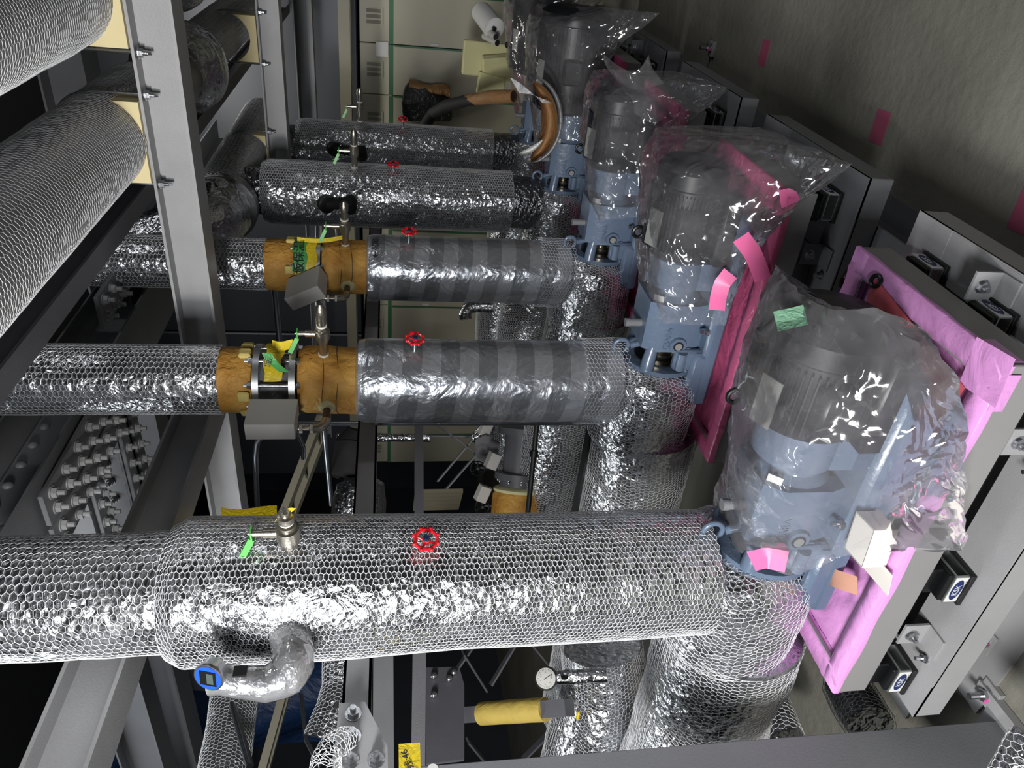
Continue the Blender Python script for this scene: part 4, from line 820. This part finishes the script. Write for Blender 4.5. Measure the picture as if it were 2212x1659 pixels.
c = g + np.array([0, 0, .0]); cb = carton(at(588, 905, Y=PY(1) - .19), Euler((math.radians(4), math.radians(-90), math.radians(-8))).to_matrix(), (.125, .105, .05), 'grey white carton over a gauge, hanging below the second riser flanges')
g = branch(2, float(at(750, 612, Y=PY(2) - .1)[2]), 1, '')
cb = carton(at(662, 622, Y=PY(2) - .17), Euler((math.radians(0), math.radians(-118), math.radians(-10))).to_matrix(), (.13, .12, .055), 'tilted open grey white carton over a gauge on the third riser')
# nearest riser: taped elbow hose with digital gauge
r = risers[0]; hp = [at(622, 1372, Y=.965), at(634, 1400, Y=.93), at(636, 1430, Y=.90), at(618, 1462, Y=.88), at(575, 1478, Y=.87), at(520, 1474, Y=.87), at(478, 1468, Y=.87), at(452, 1472, Y=.87)]
s = Surf(hp, [.034, .036, .037, .036, .032, .029, .027, .026], .003, 40, 141); b = s.skin('taped_gauge_branch', BAGL, r); s2 = Surf(hp, [.030, .031, .032, .031, .028, .025, .024, .022], .002, 60, 142); s2.skin('foam_core', SILV, b); b['label'] = 'elbow branch wrapped in clear and silver tape'
gc = at(452, 1462, Y=.855); ga = np.array([.18, -.86, .30]); ga /= np.linalg.norm(ga); gm_ = MB().lathe([(-.022, .024), (-.004, .027), (0, .028), (.003, .027), (.0035, .024)], gc, ga, 36).build('gauge_case', ZINC, b, 'sharp')
MB().cyl(gc + ga * .003, gc + ga * .0042, .0245, n=32).build('gauge_face', GBLUE, gm_)
up = np.array([0, 0, 1.0]); rt = np.cross(up, ga); rt /= np.linalg.norm(rt); Rg = np.array([rt, np.cross(ga, rt), ga]).T
MB().box(gc + ga * .0046, (.030, .030, .001), Rg).build('gauge_panel', BLACKM, gm_); MB().box(gc + ga * .0052 - np.cross(ga, rt) * .004, (.022, .012, .0008), Rg).build('display', LCD, gm_)
MB().box(at(519, 1450, Y=.84), (.004, .02, .022)).build('black_slot', BLACK, b)
# round gauge housings on the far risers
for k, (p1, p2) in ((3, ((705, 442), (755, 440))), (4, ((722, 322), (780, 330)))):
    r = risers[k]; yy = PY(k) - .19; a_, b_ = at(*p1, Y=yy), at(*p2, Y=yy); e = np.array([PX - .02, PY(k) - .12, b_[2]])
    m_ = MB().tube([e, b_ + (0, .02, 0), b_ * .7 + a_ * .3, a_], [.03, .032, .024, .02], 16).build('foam_branch', FOAMB, r, 'sharp'); MB().lathe([(-.02, .036), (.014, .036), (.016, .03)], a_, (.1, -.9, -.35), 28).build('gauge_case', BLACKM, m_, 'sharp')
# tapes tied on the wool of the third and second risers
def ring_tape(r, k, z0, z1, a0, a1, R, m, name):
    P = np.array([[[PX + R * math.cos(a), PY(k) + R * math.sin(a), z + .004 * math.sin(9 * a)] for z in (z0, (z0 + z1) / 2, z1)] for a in np.linspace(math.radians(a0), math.radians(a1), 22)]); P = P + .0015 * N3(P, 70, 3)[..., None]
    return MB().grid(P).build(name, m, r, 'all')
z0 = zx(2, 668); ring_tape(risers[2], 2, z0 - .035, z0 + .042, -150, 25, .106, YELT, 'yellow_tape_wrap'); gt = ring_tape(risers[2], 2, z0 + .0, z0 + .048, -78, -5, .109, GREENT, 'green_tape_label')
text_mesh('handwriting', '仮保温', .042, plane_M((PX + .072, PY(2) - .085, z0 + .024), (.70, .71, 0), (0, 0, 1)) @ Matrix.Rotation(0, 4, 'Z'), INK, gt, .0004)
P = np.array([[at(642 + 100 * u, 512 + 6 * math.sin(3 * u) - 5 * u + 9 * v, Y=PY(2) - .03) for v in (0, .5, 1)] for u in np.linspace(0, 1, 14)]); MB().grid(P).build('yellow_tape_tail', YELT, risers[2], 'all')
z1 = zx(1, 596); w1 = ring_tape(risers[1], 1, z1 - .03, z1 + .018, -60, 20, .107, YELT, 'yellow_tape_wrap')
P = np.array([[at(566 + 22 * v + 38 * u ** 1.6, 762 + 42 * u, Y=PY(1) - .085 - .01 * math.sin(3 * u)) for v in (0, .5, 1)] for u in np.linspace(0, 1, 16)]); gt = MB().grid(P).build('green_tape_tail', GREENT, risers[1], 'all')
vw = at(580, 780, Y=PY(1) - .1); text_mesh('handwriting', '仮', .022, plane_M(vw - np.array([.0, .012, 0]), (.85, .52, -.3), (.1, 0, 1)), INK, gt, .0004)
P = np.array([[at(588 + 44 * u, 735 + 20 * v + 3 * math.sin(4 * u), Y=PY(1) - .02) for v in (0, .5, 1)] for u in np.linspace(0, 1, 12)]); MB().grid(P).build('yellow_tape_tail', YELT, risers[1], 'all')
# yellow plastic round a far valve above the nearest riser
P = np.array([[at(478 + 120 * u, 1096 + 44 * v + 4 * math.sin(5 * u), X=-1.75) for v in (0, .5, 1)] for u in np.linspace(0, 1, 16)] ); yb = MB().grid(P).build('yellow_plastic_strip', YELT, None, 'all', origin=tuple(P[8, 1])); tag(yb, 'dull yellow plastic strip above the nearest riser', 'plastic strip')
text_mesh('pipe_mark', '←400', .036, plane_M((PX + .1255 * math.cos(-.55), PY(2) + .1255 * math.sin(-.55), zx(2, 812)), (.5, .86, 0), (0, 0, 1)), INK, risers[2], .0008)

# ================================================================== background: cabinets
def cabinet_proto():
    t = thing('cabinet', 'x', 'cabinet', (0, 0, 0)); W_, Hc, D = .352, 1.56, .5
    b = MB().box((0, D / 2, Hc / 2), (W_, D, Hc), bev=.004).build('body', CAB, t); d = MB().box((0, -.006, (Hc - .22) / 2 + .01), (W_ - .006, .012, Hc - .24), bev=.002).build('door', CAB, t)
    v = MB().box((0, -.003, Hc - .10), (.11, .006, .13)).build('vent_panel', CAB, t)
    for i in range(3): MB().box((-.036 + .036 * i, -.0075, Hc - .10), (.024, .003, .10)).build('louvre', CABD, v)
    MB().box((-.155, -.018, 1.02), (.018, .014, .06), bev=.002).build('handle', PAPER, d)
    g = MB().box((0, -.0135, 1.335), (W_, .002, .03)); g.box((W_ / 2 - .004, -.0135, .66), (.012, .002, 1.30)); g.build('masking_tape', GREENC, t); return t
cp = cabinet_proto(); CX = [-.836 - .357 * i for i in range(12)] + [-.479]
desc = ['with a white label at its vent', 'second from the right end', 'third from the right end', 'behind the farthest riser', 'behind the fourth riser', 'left of the fourth riser', 'seen between third and fourth risers', 'seen left of the third riser', 'behind the foil elbow pipe', 'seen between second and third risers', 'behind the cross braces', 'leftmost and darkest', 'cut by the top edge of the picture']
for i, x in enumerate(CX):
    l = 'beige steel cabinet with green masking tape, ' + desc[i]
    if i == 0: cp.location = (x, 6.0, .0); cp['label'] = l; cp['group'] = 'beige cabinets along the back'
    else: dup(cp, (x, 6.0, 0), l)
tag(MB().box((-1.05, 5.985, 1.40), (.10, .002, .09)).build('paper_note', PAPER, None, origin=(-1.05, 5.985, 1.40)), 'white printed note taped under a cabinet vent', 'paper note')
# duct panels and gutters above the cabinets
for i, (x0, z) in enumerate(((-.2, 2.25), (-2.0, 2.25), (-3.8, 2.25))):
    o = MB().box((x0 - .9, 6.9, 2.6), (1.78, .6, 2.0), bev=.01).build('duct', mat('duct_panel', srgb(66, 69, 76), .4, .3) if i == 0 else bpy.data.materials['duct_panel'], None, origin=(x0 - .9, 6.9, 2.2)); tag(o, ['blue grey sheet duct above the right cabinets', 'blue grey sheet duct above the middle cabinets', 'blue grey sheet duct above the left cabinets'][i], 'duct')
o = MB().box((-2.2, 5.92, 1.64), (5.2, .12, .05)).box((-2.2, 5.85, 1.66), (5.2, .01, .08)).build('cable_gutter', TRAY, None, origin=(-2.2, 5.9, 1.64)); tag(o, 'beige cable gutter running along the tops of the cabinets', 'cable duct')
for i, (a, b, lab) in enumerate((((60, 520), (215, 330), 'pale wall panel glimpsed between the two overhead pipes'), ((760, 1000), (860, 1060), 'x'))):
    if i: continue
    o = MB().box((-1.6, 7.8, 3.0), (3.6, .05, 1.1)).build('wall_panel', mat('pale_panel', srgb(150, 156, 164), .5), None, origin=(-1.6, 7.8, 3.0)); tag(o, lab, 'wall panel')
# ------------------------------------------------------------------ rubbish by the cabinets
c0 = at(1048, 40, Y=4.75)
s = Surf([at(1038, 22, Y=4.9), at(1040, 26, Y=4.88), at(1068, 62, Y=4.70), at(1069, 64, Y=4.69)], [.03, .06, .062, .03], .0, 20, 151); t = thing('plastic_roll', 'white roll of wrapping film on end beside the cabinets', 'roll', tuple(c0)); s.skin('roll', PAPER, t)
MB().cyl(at(1066, 60, Y=4.685), at(1069, 64, Y=4.67), .012, n=14).build('core_hole', BLACK, t)
for i, (p, q, lab) in enumerate((((1046, 78), (1075, 93), 'cardboard tube leaning on the foam slabs, lower one'), ((1052, 66), (1072, 80), 'cardboard tube leaning on the foam slabs, upper one'))):
    a_, b_ = at(*p, Y=4.75), at(*q, Y=4.6); t = thing('cardboard_tube', lab, 'tube', tuple(a_)); MB().cyl(a_, b_, .018, n=18, cap=False).build('tube', CARD, t, 'sharp'); MB().cyl(b_ - (b_ - a_) * .05, b_ - (b_ - a_) * .04, .0175, n=18).build('hollow', BLACK, t)
for i, (pp_, sz, rt, lab) in enumerate((((1048, 128), (.19, .07, .36), .1, 'thick cream foam slab standing nearest the cabinets'), ((1082, 148), (.16, .05, .30), -.35, 'cream foam slab leaning behind the motor bag'), ((1060, 185), (.12, .03, .22), .5, 'small cream foam offcut under the slabs'))):
    c_ = at(*pp_, Y=4.8 - .05 * i); o = MB().box(c_, (sz[0], sz[1], sz[2] * .75), Euler((.1 * i, rt * .3, rt)).to_matrix(), .006).build('foam_slab', CREAMF, None, origin=tuple(c_)); tag(o, lab, 'foam slab')
t = thing('black_hose', 'black foam hose ending in a kraft paper sleeve', 'hose', tuple(at(1000, 235, Y=4.6)))
hp = [at(900, 300, Y=4.62), at(935, 245, Y=4.6), at(965, 228, Y=4.5), at(1010, 217, Y=4.35), at(1060, 210, Y=4.2), at(1110, 208, Y=4.1)]
Surf(hp, [.034, .034, .034, .032, .03, .03], .0, 20, 152).skin('hose', FOAMB, t); Surf(hp[3:], [.03, .036, .036], .003, 40, 153).skin('kraft_sleeve', KRAFT, t)
# crescent of kraft paper and netting over the farthest pump
t = thing('kraft_wrap', 'open crescent of kraft paper and netting lying over the fourth pump', 'paper wrap', tuple(at(1170, 270, Y=3.06)))
def cres(cx, cy, ri, ro, a0, a1, Y, bow, n=26, m_=10):
    P = np.zeros((n, m_, 3))
    for i in range(n):
        a = math.radians(a0 + (a1 - a0) * i / (n - 1)); w_ = math.sin(math.pi * (i + .5) / n) ** .6
        for j in range(m_):
            v = j / (m_ - 1); R_ = ro - (ro - ri) * v * w_; P[i, j] = at(cx + R_ * math.cos(a) * .75, cy + R_ * math.sin(a), Y=Y + bow * math.sin(math.pi * v))
    return P
P = cres(1140, 262, 40, 88, -78, 85, 3.06, .08); MB().grid(P + .006 * N3(P, 30, 4)[..., None]).build('kraft_sheet', KRAFT, t, 'all')
P2 = cres(1144, 258, 84, 96, -88, 90, 3.05, .02); MB().grid(P2).build('netted_rim', CLOTH, t, 'all')
P3 = cres(1128, 260, 62, 74, 35, 98, 3.02, .03); MB().grid(P3).build('paper_tail', PAPER, t, 'all')
P4 = np.array([[at(1102 + 70 * u + 20 * v, 168 + 55 * u ** 1.3 + 34 * v * (1 - u), Y=3.08) for v in np.linspace(0, 1, 6)] for u in np.linspace(0, 1, 14)]); MB().grid(P4).build('cloth_flap', CLOTH, t, 'all')
t = thing('rubbish_bag', 'dark shiny bag holding crumpled kraft paper by the cabinets', 'bag', tuple(at(915, 215, Y=5.3)))
BG = A([[(880, 262, 5.95), (878, 262, 5.84), (920, 262, 5.80), (968, 262, 5.84), (968, 262, 5.95), (920, 262, 5.95)], [(878, 215, 5.95), (876, 215, 5.80), (920, 218, 5.78), (968, 222, 5.80), (968, 220, 5.95), (920, 218, 5.95)], [(885, 180, 5.95), (886, 182, 5.84), (920, 190, 5.80), (960, 205, 5.84), (965, 200, 5.95), (920, 185, 5.95)]])
o = loft_bag('shiny_bag', 'x', BG, mat('black_polythene', srgb(46, 47, 50), .16, .2, [('crease', 22, .02)]), 160, .012, 26, 48, False); o.parent = t; o.location = o.location - Vector(PW[t.name])
for kk in ('label', 'category'): del o[kk]
P = np.array([[at(884 + 88 * u, 172 + 26 * v + 14 * u, Y=5.84 - .05 * math.sin(3 * v)) for v in np.linspace(0, 1, 8)] for u in np.linspace(0, 1, 16)]); MB().grid(P + .012 * N3(P, 24, 6)[..., None]).build('kraft_paper', KRAFT, t, 'all')

# ================================================================== background behind the risers
def member(name, label, p0, p1, d0, d1, w_, h_, m, cat='bar', up=(0, 0, 1), group=None):
    a_, b_ = at(*p0, d=d0), at(*p1, d=d1); o = MB().bar(a_, b_, w_, h_, up).build(name, m, None, origin=tuple((a_ + b_) / 2)); return tag(o, label, cat, group)
def rod(name, label, pts, r_, m, cat='conduit', n=12, group=None):
    P = [at(x, y_, d=d_) for x, y_, d_ in pts]; o = MB().tube(P, r_, n).build(name, m, None, 'sharp', origin=tuple(np.mean(P, 0))); return tag(o, label, cat, group)
rod('conduit', 'bright straight conduit standing just behind the second riser', [(632, 915, 2.45), (1282, 914, 2.36)], .0075, GALV)
rod('conduit', 'bent conduit curving down beside the grey carton', [(632, 917, 2.45), (612, 922, 2.5), (570, 936, 2.62), (556, 955, 2.7), (552, 985, 2.75), (556, 1100, 3.0)], .010, GALV)
rod('conduit', 'short grey conduit sloping behind the second riser', [(640, 930, 2.9), (655, 965, 3.0), (655, 990, 3.05)], .009, GALV)
rod('conduit', 'long grey conduit leaning behind the cable ladder', [(700, 925, 3.2), (716, 1090, 3.4)], .012, GALV)
rod('conduit', 'grey pipe leaning below the taped branch, lower left', [(495, 1500, 2.9), (540, 1655, 2.6)], .014, GALV)
rod('conduit', 'thin conduit with red collar at the bottom, beside blue sheeting', [(650, 1500, 2.9), (662, 1600, 2.7), (690, 1655, 2.6)], .008, GALV)
rod('conduit', 'vertical pair conduit behind amber wool, upper one', [(592, 622, 4.2), (604, 740, 4.2)], .016, GALV)
rod('conduit', 'slim conduit behind the third riser near its carton', [(685, 480, 4.6), (688, 760, 4.4)], .014, GALV)
rod('conduit', 'white lit conduit between the third and fourth risers', [(724, 480, 4.6), (727, 500, 4.6), (729, 530, 4.5)], .008, PAPER)
rod('brown_pipe', 'thin pipe bridging to the foil ball behind the second riser', [(930, 942, 4.2), (1020, 943, 4.2)], .009, GREYD, 'pipe')
# cable ladder
def ladder(label, p0, p1, d0, d1, w_):
    a_, b_ = at(*p0, d=d0), at(*p1, d=d1); t = thing('cable_ladder', label, 'cable tray', tuple(a_)); ax = (b_ - a_) / np.linalg.norm(b_ - a_); s_ = np.cross(ax, (.3, .5, .8)); s_ /= np.linalg.norm(s_)
    for sg in (-1, 1): MB().bar(a_ + s_ * sg * w_ / 2, b_ + s_ * sg * w_ / 2, .03, .06, s_).build('side_rail', TRAY, t)
    L_ = np.linalg.norm(b_ - a_); n = int(L_ / .14)
    for i in range(n): q = a_ + ax * (i + .5) * L_ / n; MB().bar(q - s_ * w_ / 2, q + s_ * w_ / 2, .02, .012, ax).build('rung', TRAY, t)
    return t
ladder('beige cable ladder slanting behind the nearest riser, upper part', (698, 915), (612, 1140), 3.6, 3.4, .18)
ladder('beige cable ladder slanting into the bottom edge', (618, 1490), (560, 1700), 3.2, 3.0, .16)
ladder('beige ladder seen under the black beam left of the third riser', (300, 470), (420, 660), 5.2, 5.0, .14)
# blue sheeting far behind
for i, (c_, s_, lab) in enumerate(((tuple(at(668, 1520, X=-4.2)), (.04, .55, .7), 'dark blue sheeting hanging beside the taped gauge branch'), (tuple(at(330, 1590, X=-4.4)), (.04, .9, .7), 'dark blue sheeting in the lower left corner'))):
    P = np.array([[(c_[0] + .05 * math.sin(7 * u + 3 * v), c_[1] + s_[1] * (u - .5), c_[2] + s_[2] * (v - .5)) for v in np.linspace(0, 1, 12)] for u in np.linspace(0, 1, 20)]); tag(MB().grid(P).build('blue_sheeting', TARP, None, 'all', origin=c_), lab, 'sheeting')
# netted pipes low left and behind the rail
def npipe(label, pts, r_, seed, foil=FOIL_D, net=True, cat='pipe'):
    P = [at(x, y_, d=d_) for x, y_, d_ in pts]; t = thing('lagged_pipe', label, cat, tuple(P[0])); s = Surf(P, r_, .005, 18, seed); s.skin('foil_jacket', foil, t)
    if net: s.net('wire_netting', WIRE, t, .014, .016, r=.0008, loose=.006)
    return t
npipe('netted pipe sloping to the bottom edge, lower left', [(512, 1480, 3.0), (480, 1690, 2.7)], .085, 201)
npipe('netted pipe behind the support rail under the nearest riser', [(745, 1400, 2.75), (742, 1480, 2.7), (735, 1530, 2.65), (715, 1600, 2.6)], [.07, .07, .08, .09], 202)
npipe('dark lagged bend behind the rail, upper of two', [(775, 930, 3.4), (765, 960, 3.4), (755, 1030, 3.35)], [.05, .085, .085], 203, FOAMB, False, 'pipe bend')
npipe('crumpled foil lump wrapped behind the rail', [(780, 1030, 3.3), (780, 1045, 3.3), (778, 1080, 3.3), (775, 1130, 3.3)], [.05, .1, .115, .12], 204, FOIL_D, False, 'pipe bend')
npipe('foil covered thin pipe behind the rail and the slim strut', [(728, 945, 3.9), (930, 945, 3.9)], .024, 205, FOIL, False)
npipe('foil wrapped elbow below the third riser', [(1065, 660, 4.3), (1030, 660, 4.3), (1012, 664, 4.3), (1004, 676, 4.3), (1006, 690, 4.3)], .036, 206, FOIL, False, 'pipe elbow')
npipe('small foil ball on a thin pipe behind the cross braces', [(1020, 943, 4.2), (1030, 945, 4.2), (1045, 930, 4.2), (1050, 915, 4.2)], [.03, .034, .04, .03], 207, FOIL, False)
npipe('netted pipe at the bottom edge beyond the nearest base', [(1655, 1490, 2.3), (1700, 1600, 2.15)], .05, 208)
npipe('loosely netted pipe running under the nearest base frame', [(1825, 1480, 1.95), (1880, 1570, 1.8)], .055, 209)
npipe('netted pipe in the bottom right corner', [(2170, 1700, 1.35), (2230, 1590, 1.35)], .03, 210)
npipe('thin foil pipe far left between girders', [(-20, 1004, 4.8), (110, 1006, 4.8)], .03, 211, FOIL, False)
npipe('foil pipe glimpsed right of the bolted girders', [(322, 1008, 4.6), (372, 1008, 4.6)], .035, 212)
# struts and braces
member('steel_strut', 'slim dark steel strut behind the rail, crossing to the nearest riser', (905, 905), (905, 1140), 3.1, 2.9, .035, .04, GREYD, up=(1, 0, 0))
member('steel_strut', 'broad dark steel member below the nearest riser', (828, 1400), (828, 1680), 2.9, 2.7, .075, .06, GREYB, up=(1, 0, 0))
rl = member('marked_channel', 'scratched steel channel with scribed marks left of the dark plate', (906, 1380), (903, 1660), 2.6, 2.45, .045, .03, GREYD, up=(1, 0, 0))
dp = thing('dark_plate', 'dark steel plate with four round bolt heads, lower middle', 'bolted plate', tuple(at(955, 1520, d=2.7)))
pq = [at(x, y_, X=-2.1) for x, y_ in ((920, 1442), (992, 1440), (1003, 1480), (1003, 1640), (920, 1650))]
q = MB(); n_ = np.cross(pq[1] - pq[0], pq[3] - pq[0]); n_ /= np.linalg.norm(n_); q.add(pq + [p + n_ * .01 for p in pq], [(0, 1, 2, 3, 4), (9, 8, 7, 6, 5)] + [(i, (i + 1) % 5, 5 + (i + 1) % 5, 5 + i) for i in range(5)]); q.build('plate', GREYD, dp)
for x, y_ in ((937, 1460), (970, 1466), (980, 1452), (937, 1501)):
    p = at(x, y_, X=-2.09); MB().sphere(p, .011, 6).build('bolt_head', ZINC, dp, True)
br = [((935, 910), (1065, 1010), 3.9), ((945, 1040), (1020, 950), 3.9), ((965, 1055), (1035, 975), 3.8), ((1065, 905), (1030, 960), 3.9), ((980, 1455), (1040, 1370), 3.2), ((1000, 1410), (1050, 1490), 3.2), ((1060, 1480), (1120, 1380), 3.2), ((1130, 1370), (1220, 1480), 3.4), ((1010, 1600), (1060, 1660), 3.2), ((1130, 1640), (1210, 1560), 3.2)]
bl = ['from the upper left to the hub', 'pale, below the hub', 'lower, parallel to the pale one', 'short, above the hub', 'left of the triangular plate', 'crossing under the nearest riser', 'right of the triangular plate', 'behind the dial gauge', 'low left by the post', 'low right by the post']
for (p0, p1, d_), l in zip(br, bl): member('cross_brace', 'dark flat cross brace ' + l, p0, p1, d_, d_ * 1.02, .008, .045, GREYD if 'pale' not in l else GREYB, 'brace', up=(.6, -.8, 0))
o = MB().prism([(-.06, -.05), (.06, -.05), (.085, .0), (.05, .07), (-.05, .07), (-.085, .0)], at(1048, 975, d=3.85), (-.5, .85, 0), .012).build('brace_hub', GREYD, None, origin=tuple(at(1048, 975, d=3.85))); tag(o, 'dark many sided hub plate where four braces meet', 'plate')
# dark valve tower
t = thing('valve_assembly', 'dark flanged vertical valve tower behind the second suction pipe', 'valve', tuple(at(1110, 1010, d=3.5))); a_ = at(1085, 985, d=3.5); z_ = np.array([0, 0, -1.0])
p0_, p1_ = at(1128, 925, d=3.5), at(1112, 1115, d=3.5); z_ = p1_ - p0_; Lz = np.linalg.norm(z_); z_ /= Lz
b = MB(); b.lathe([(-.03, .07), (.0, .11), (.03, .11), (.032, .078), (.10, .075), (Lz * .5, .075), (Lz * .51, .11), (Lz * .58, .11), (Lz * .585, .085), (Lz * .68, .085)], p0_, z_, 32); b.build('body', GREYD, t, 'sharp')
for i in range(10):
    a = 2 * math.pi * i / 10; e1 = np.cross(z_, (0, 0, 1)); e1 /= np.linalg.norm(e1); e2 = np.cross(z_, e1); MB().bolt(p0_ + z_ * Lz * .58 + (math.cos(a) * e1 + math.sin(a) * e2) * .095, z_, .008, .006).build('bolt', ZINC, t)
MB().lathe([(.66 * Lz, .088), (.69 * Lz, .11), (.72 * Lz, .11)], p0_, z_, 30).build('foam_ring', CREAMF, t, 'sharp'); MB().lathe([(.72 * Lz, .10), (.76 * Lz, .112), (.98 * Lz, .112), (1.0 * Lz, .10)], p0_, z_, 30).build('wool_collar', WOOL, t, 'sharp')
def wheel(label, p, d_, R_, ax=(.5, -.85, 0)):
    c_ = at(*p, d=d_); t = thing('hand_wheel', label, 'valve wheel', tuple(c_)); ax = np.array(ax) / np.linalg.norm(ax); w_ = MB().torus(c_, ax, R_, R_ * .10, 30, 8); u_ = np.array([0, 0, 1.0]); v_ = np.cross(ax, u_)
    for i in range(3): th = i * 2.094 + .5; w_.tube([c_, c_ + (math.cos(th) * u_ + math.sin(th) * v_) * R_], R_ * .09, 8)
    w_.cyl(c_ - ax * .03, c_ + ax * .01, R_ * .2, n=12); w_.build('rim', BLACKM, t, 'sharp'); MB().cyl(c_ - ax * .03 , c_ - ax * .03 + np.array([0, 0, -.09]), .018, .022, 14).build('gearbox', BLACKM, t, 'sharp')
wheel('small dark handwheel on the valve tower, upper of two', (1032, 1012), 3.6, .034); wheel('small dark handwheel lower down, just above the nearest riser', (1042, 1095), 3.6, .034)
for p, d_, s_, lab in (((1064, 995), 3.5, .05, 'small grey carton tied to the valve tower'), ((1042, 1066), 3.5, .05, 'small grey carton below the upper handwheel'), ((1049, 925), 3.9, .05, 'small pale carton beside the foil ball')):
    c_ = at(*p, d=d_); t = thing('carton', lab, 'carton', tuple(c_)); MB().box(c_, (s_ * 1.5, s_, s_), Euler((.2, .4, .5)).to_matrix(), .002).build('box', CARD, t); MB().box(c_ + np.array([0, 0, -s_ * .55]), (s_ * 1.2, s_ * .5, .002), Euler((.5, .4, .5)).to_matrix()).build('flap', CARD, t)
o = MB().box(at(945, 1080, d=4.2), (.30, .02, .26), Euler((0, 0, -.5)).to_matrix()).build('plywood_board', PLY, None, origin=tuple(at(945, 1080, d=4.2))); tag(o, 'plain plywood board standing above the nearest riser', 'board')
# dial gauge
gc = at(1180, 1465, d=2.15); t = thing('dial_gauge', 'white faced round dial gauge on a foil stub, below the nearest riser', 'gauge', tuple(gc)); ga = np.array([0, 0, H]) - gc; ga /= np.linalg.norm(ga); ga = ga * .94 + np.array([.0, -.05, .25]); ga /= np.linalg.norm(ga)
rt = np.cross((0, 0, 1), ga); rt /= np.linalg.norm(rt); up_ = np.cross(ga, rt)
MB().lathe([(-.03, .030), (-.004, .032), (0, .0335), (.005, .0335), (.0052, .029)], gc, ga, 36).build('case', BLACKM, t, 'sharp'); fc = MB().cyl(gc + ga * .004, gc + ga * .0058, .0285, n=36).build('dial', FANG, t)
q = MB()
for i in range(25):
    a = math.radians(225 - i * 11.25); d_ = rt * math.cos(a) + up_ * math.sin(a); L_ = .004 if i % 4 else .006; q.bar(gc + ga * .0062 + d_ * (.026 - L_), gc + ga * .0062 + d_ * .026, .0007, .0004, ga)
q.build('scale_marks', INK, fc)
for n_, a in (('0', 225), ('.5', 170), ('1', 110), ('1.5', 60), ('2', 0), ('MPa', -80)):
    a = math.radians(a); d_ = rt * math.cos(a) + up_ * math.sin(a); text_mesh('figure', n_, .0058, plane_M(gc + ga * .0062 + d_ * .0165, rt, up_), INK, fc, .0002)
a = math.radians(-60); d_ = rt * math.cos(a) + up_ * math.sin(a); MB().bar(gc + ga * .007 - d_ * .006, gc + ga * .007 + d_ * .022, .0014, .0005, ga).build('pointer', INK, fc)
Surf([gc - ga * .012 - up_ * .03, gc - ga * .03 - up_ * .17], .020, .002, 60, 221).skin('foil_stub', FOIL, t); MB().box(gc - up_ * .055 + ga * .010, (.003, .012, .018)).build('black_slot', BLACK, t)
yl = thing('wool_sleeve', 'yellow wool sleeve round a dark square stub, lower middle', 'pipe sleeve', tuple(at(1110, 1540, d=2.45))); a_, b_ = at(1040, 1542, d=2.5), at(1178, 1532, d=2.35); Surf([a_, b_], .036, .001, 30, 222).skin('wool', WOOLY, yl); ax = b_ - a_; MB().bar(a_ - ax * .3, b_ + ax * .35, .05, .05).build('square_stub', GREYD, yl)
c_ = at(1255, 1545, d=2.32); t = thing('yellow_tap', 'tiny yellow tap handle poking through the netting', 'tap', tuple(c_)); MB().bar(c_ - (0, 0, -.008), c_ + (0, 0, -.012), .008, .01).box(c_ + (0, 0, .010), (.024, .012, .008), Euler((.3, .2, .6)).to_matrix(), .002).build('handle', YELT, t)
# black flexible conduit and bars near the pumps
P = [at(1838, 650, Y=1.35), at(1826, 625, Y=1.36), at(1830, 600, Y=1.37), at(1848, 585, Y=1.38)]; o = Surf(P, .014, 0, 20, 230); t = thing('flexible_conduit', 'black ribbed flexible conduit behind the nearest base', 'conduit', tuple(P[0])); q = MB()
for i in range(40): c1, _ = o.ev(np.array([o.L * i / 40, o.L * (i + .5) / 40]), np.array([0., 0.])); 
pts = np.stack([np.interp(np.linspace(0, 1, 60), np.linspace(0, 1, 4), np.array(P)[:, k]) for k in range(3)], 1); q.tube(pts, [.0135 if i % 2 else .0155 for i in range(60)], 14); q.build('ribbed_tube', BLACKM, t, 'sharp')
for i, (p0, p1, d_, lab) in enumerate((((1160, 915), (1140, 1110), 2.9, 'black round bar with a swivel between suction pipes, left one'), ((1275, 920), (1240, 1115), 2.45, 'black square bar with paint chips between suction pipes, right one'))):
    a_, b_ = at(*p0, d=d_), at(*p1, d=d_); t = thing('black_bar', lab, 'bar', tuple(a_)); MB().cyl(a_, b_, .010 if i == 0 else .012, n=14 if i == 0 else 4).build('bar', BLACK, t, 'sharp')
    if i == 0: m1 = a_ * .7 + b_ * .3; MB().cyl(m1, m1 * .9 + b_ * .1, .017, n=14).build('swivel', BLACKM, t, 'sharp')
for i in range(3):
    p = [(1650, 115), (1900, 275), (2220, 455)][i]; c_ = at(*p, Z=.0006); sz = [.08, .08, .09][i]; dd = Euler((0, 0, .05)).to_matrix(); o = MB().box((c_[0], c_[1], .0006), (sz * 1.1, sz * .8, .0008), dd).build('floor_marking', mat('pink_floor_tape', srgb(170, 84, 112), .6) if i == 0 else bpy.data.materials['pink_floor_tape'], None, origin=(c_[0], c_[1], .0006)); tag(o, ['small dim pink tape square on the floor, farthest', 'pink tape rectangle on the concrete, middle of three', 'pink tape patch cut by the right edge of the picture'][i], 'tape', 'pink tape marks on the floor')
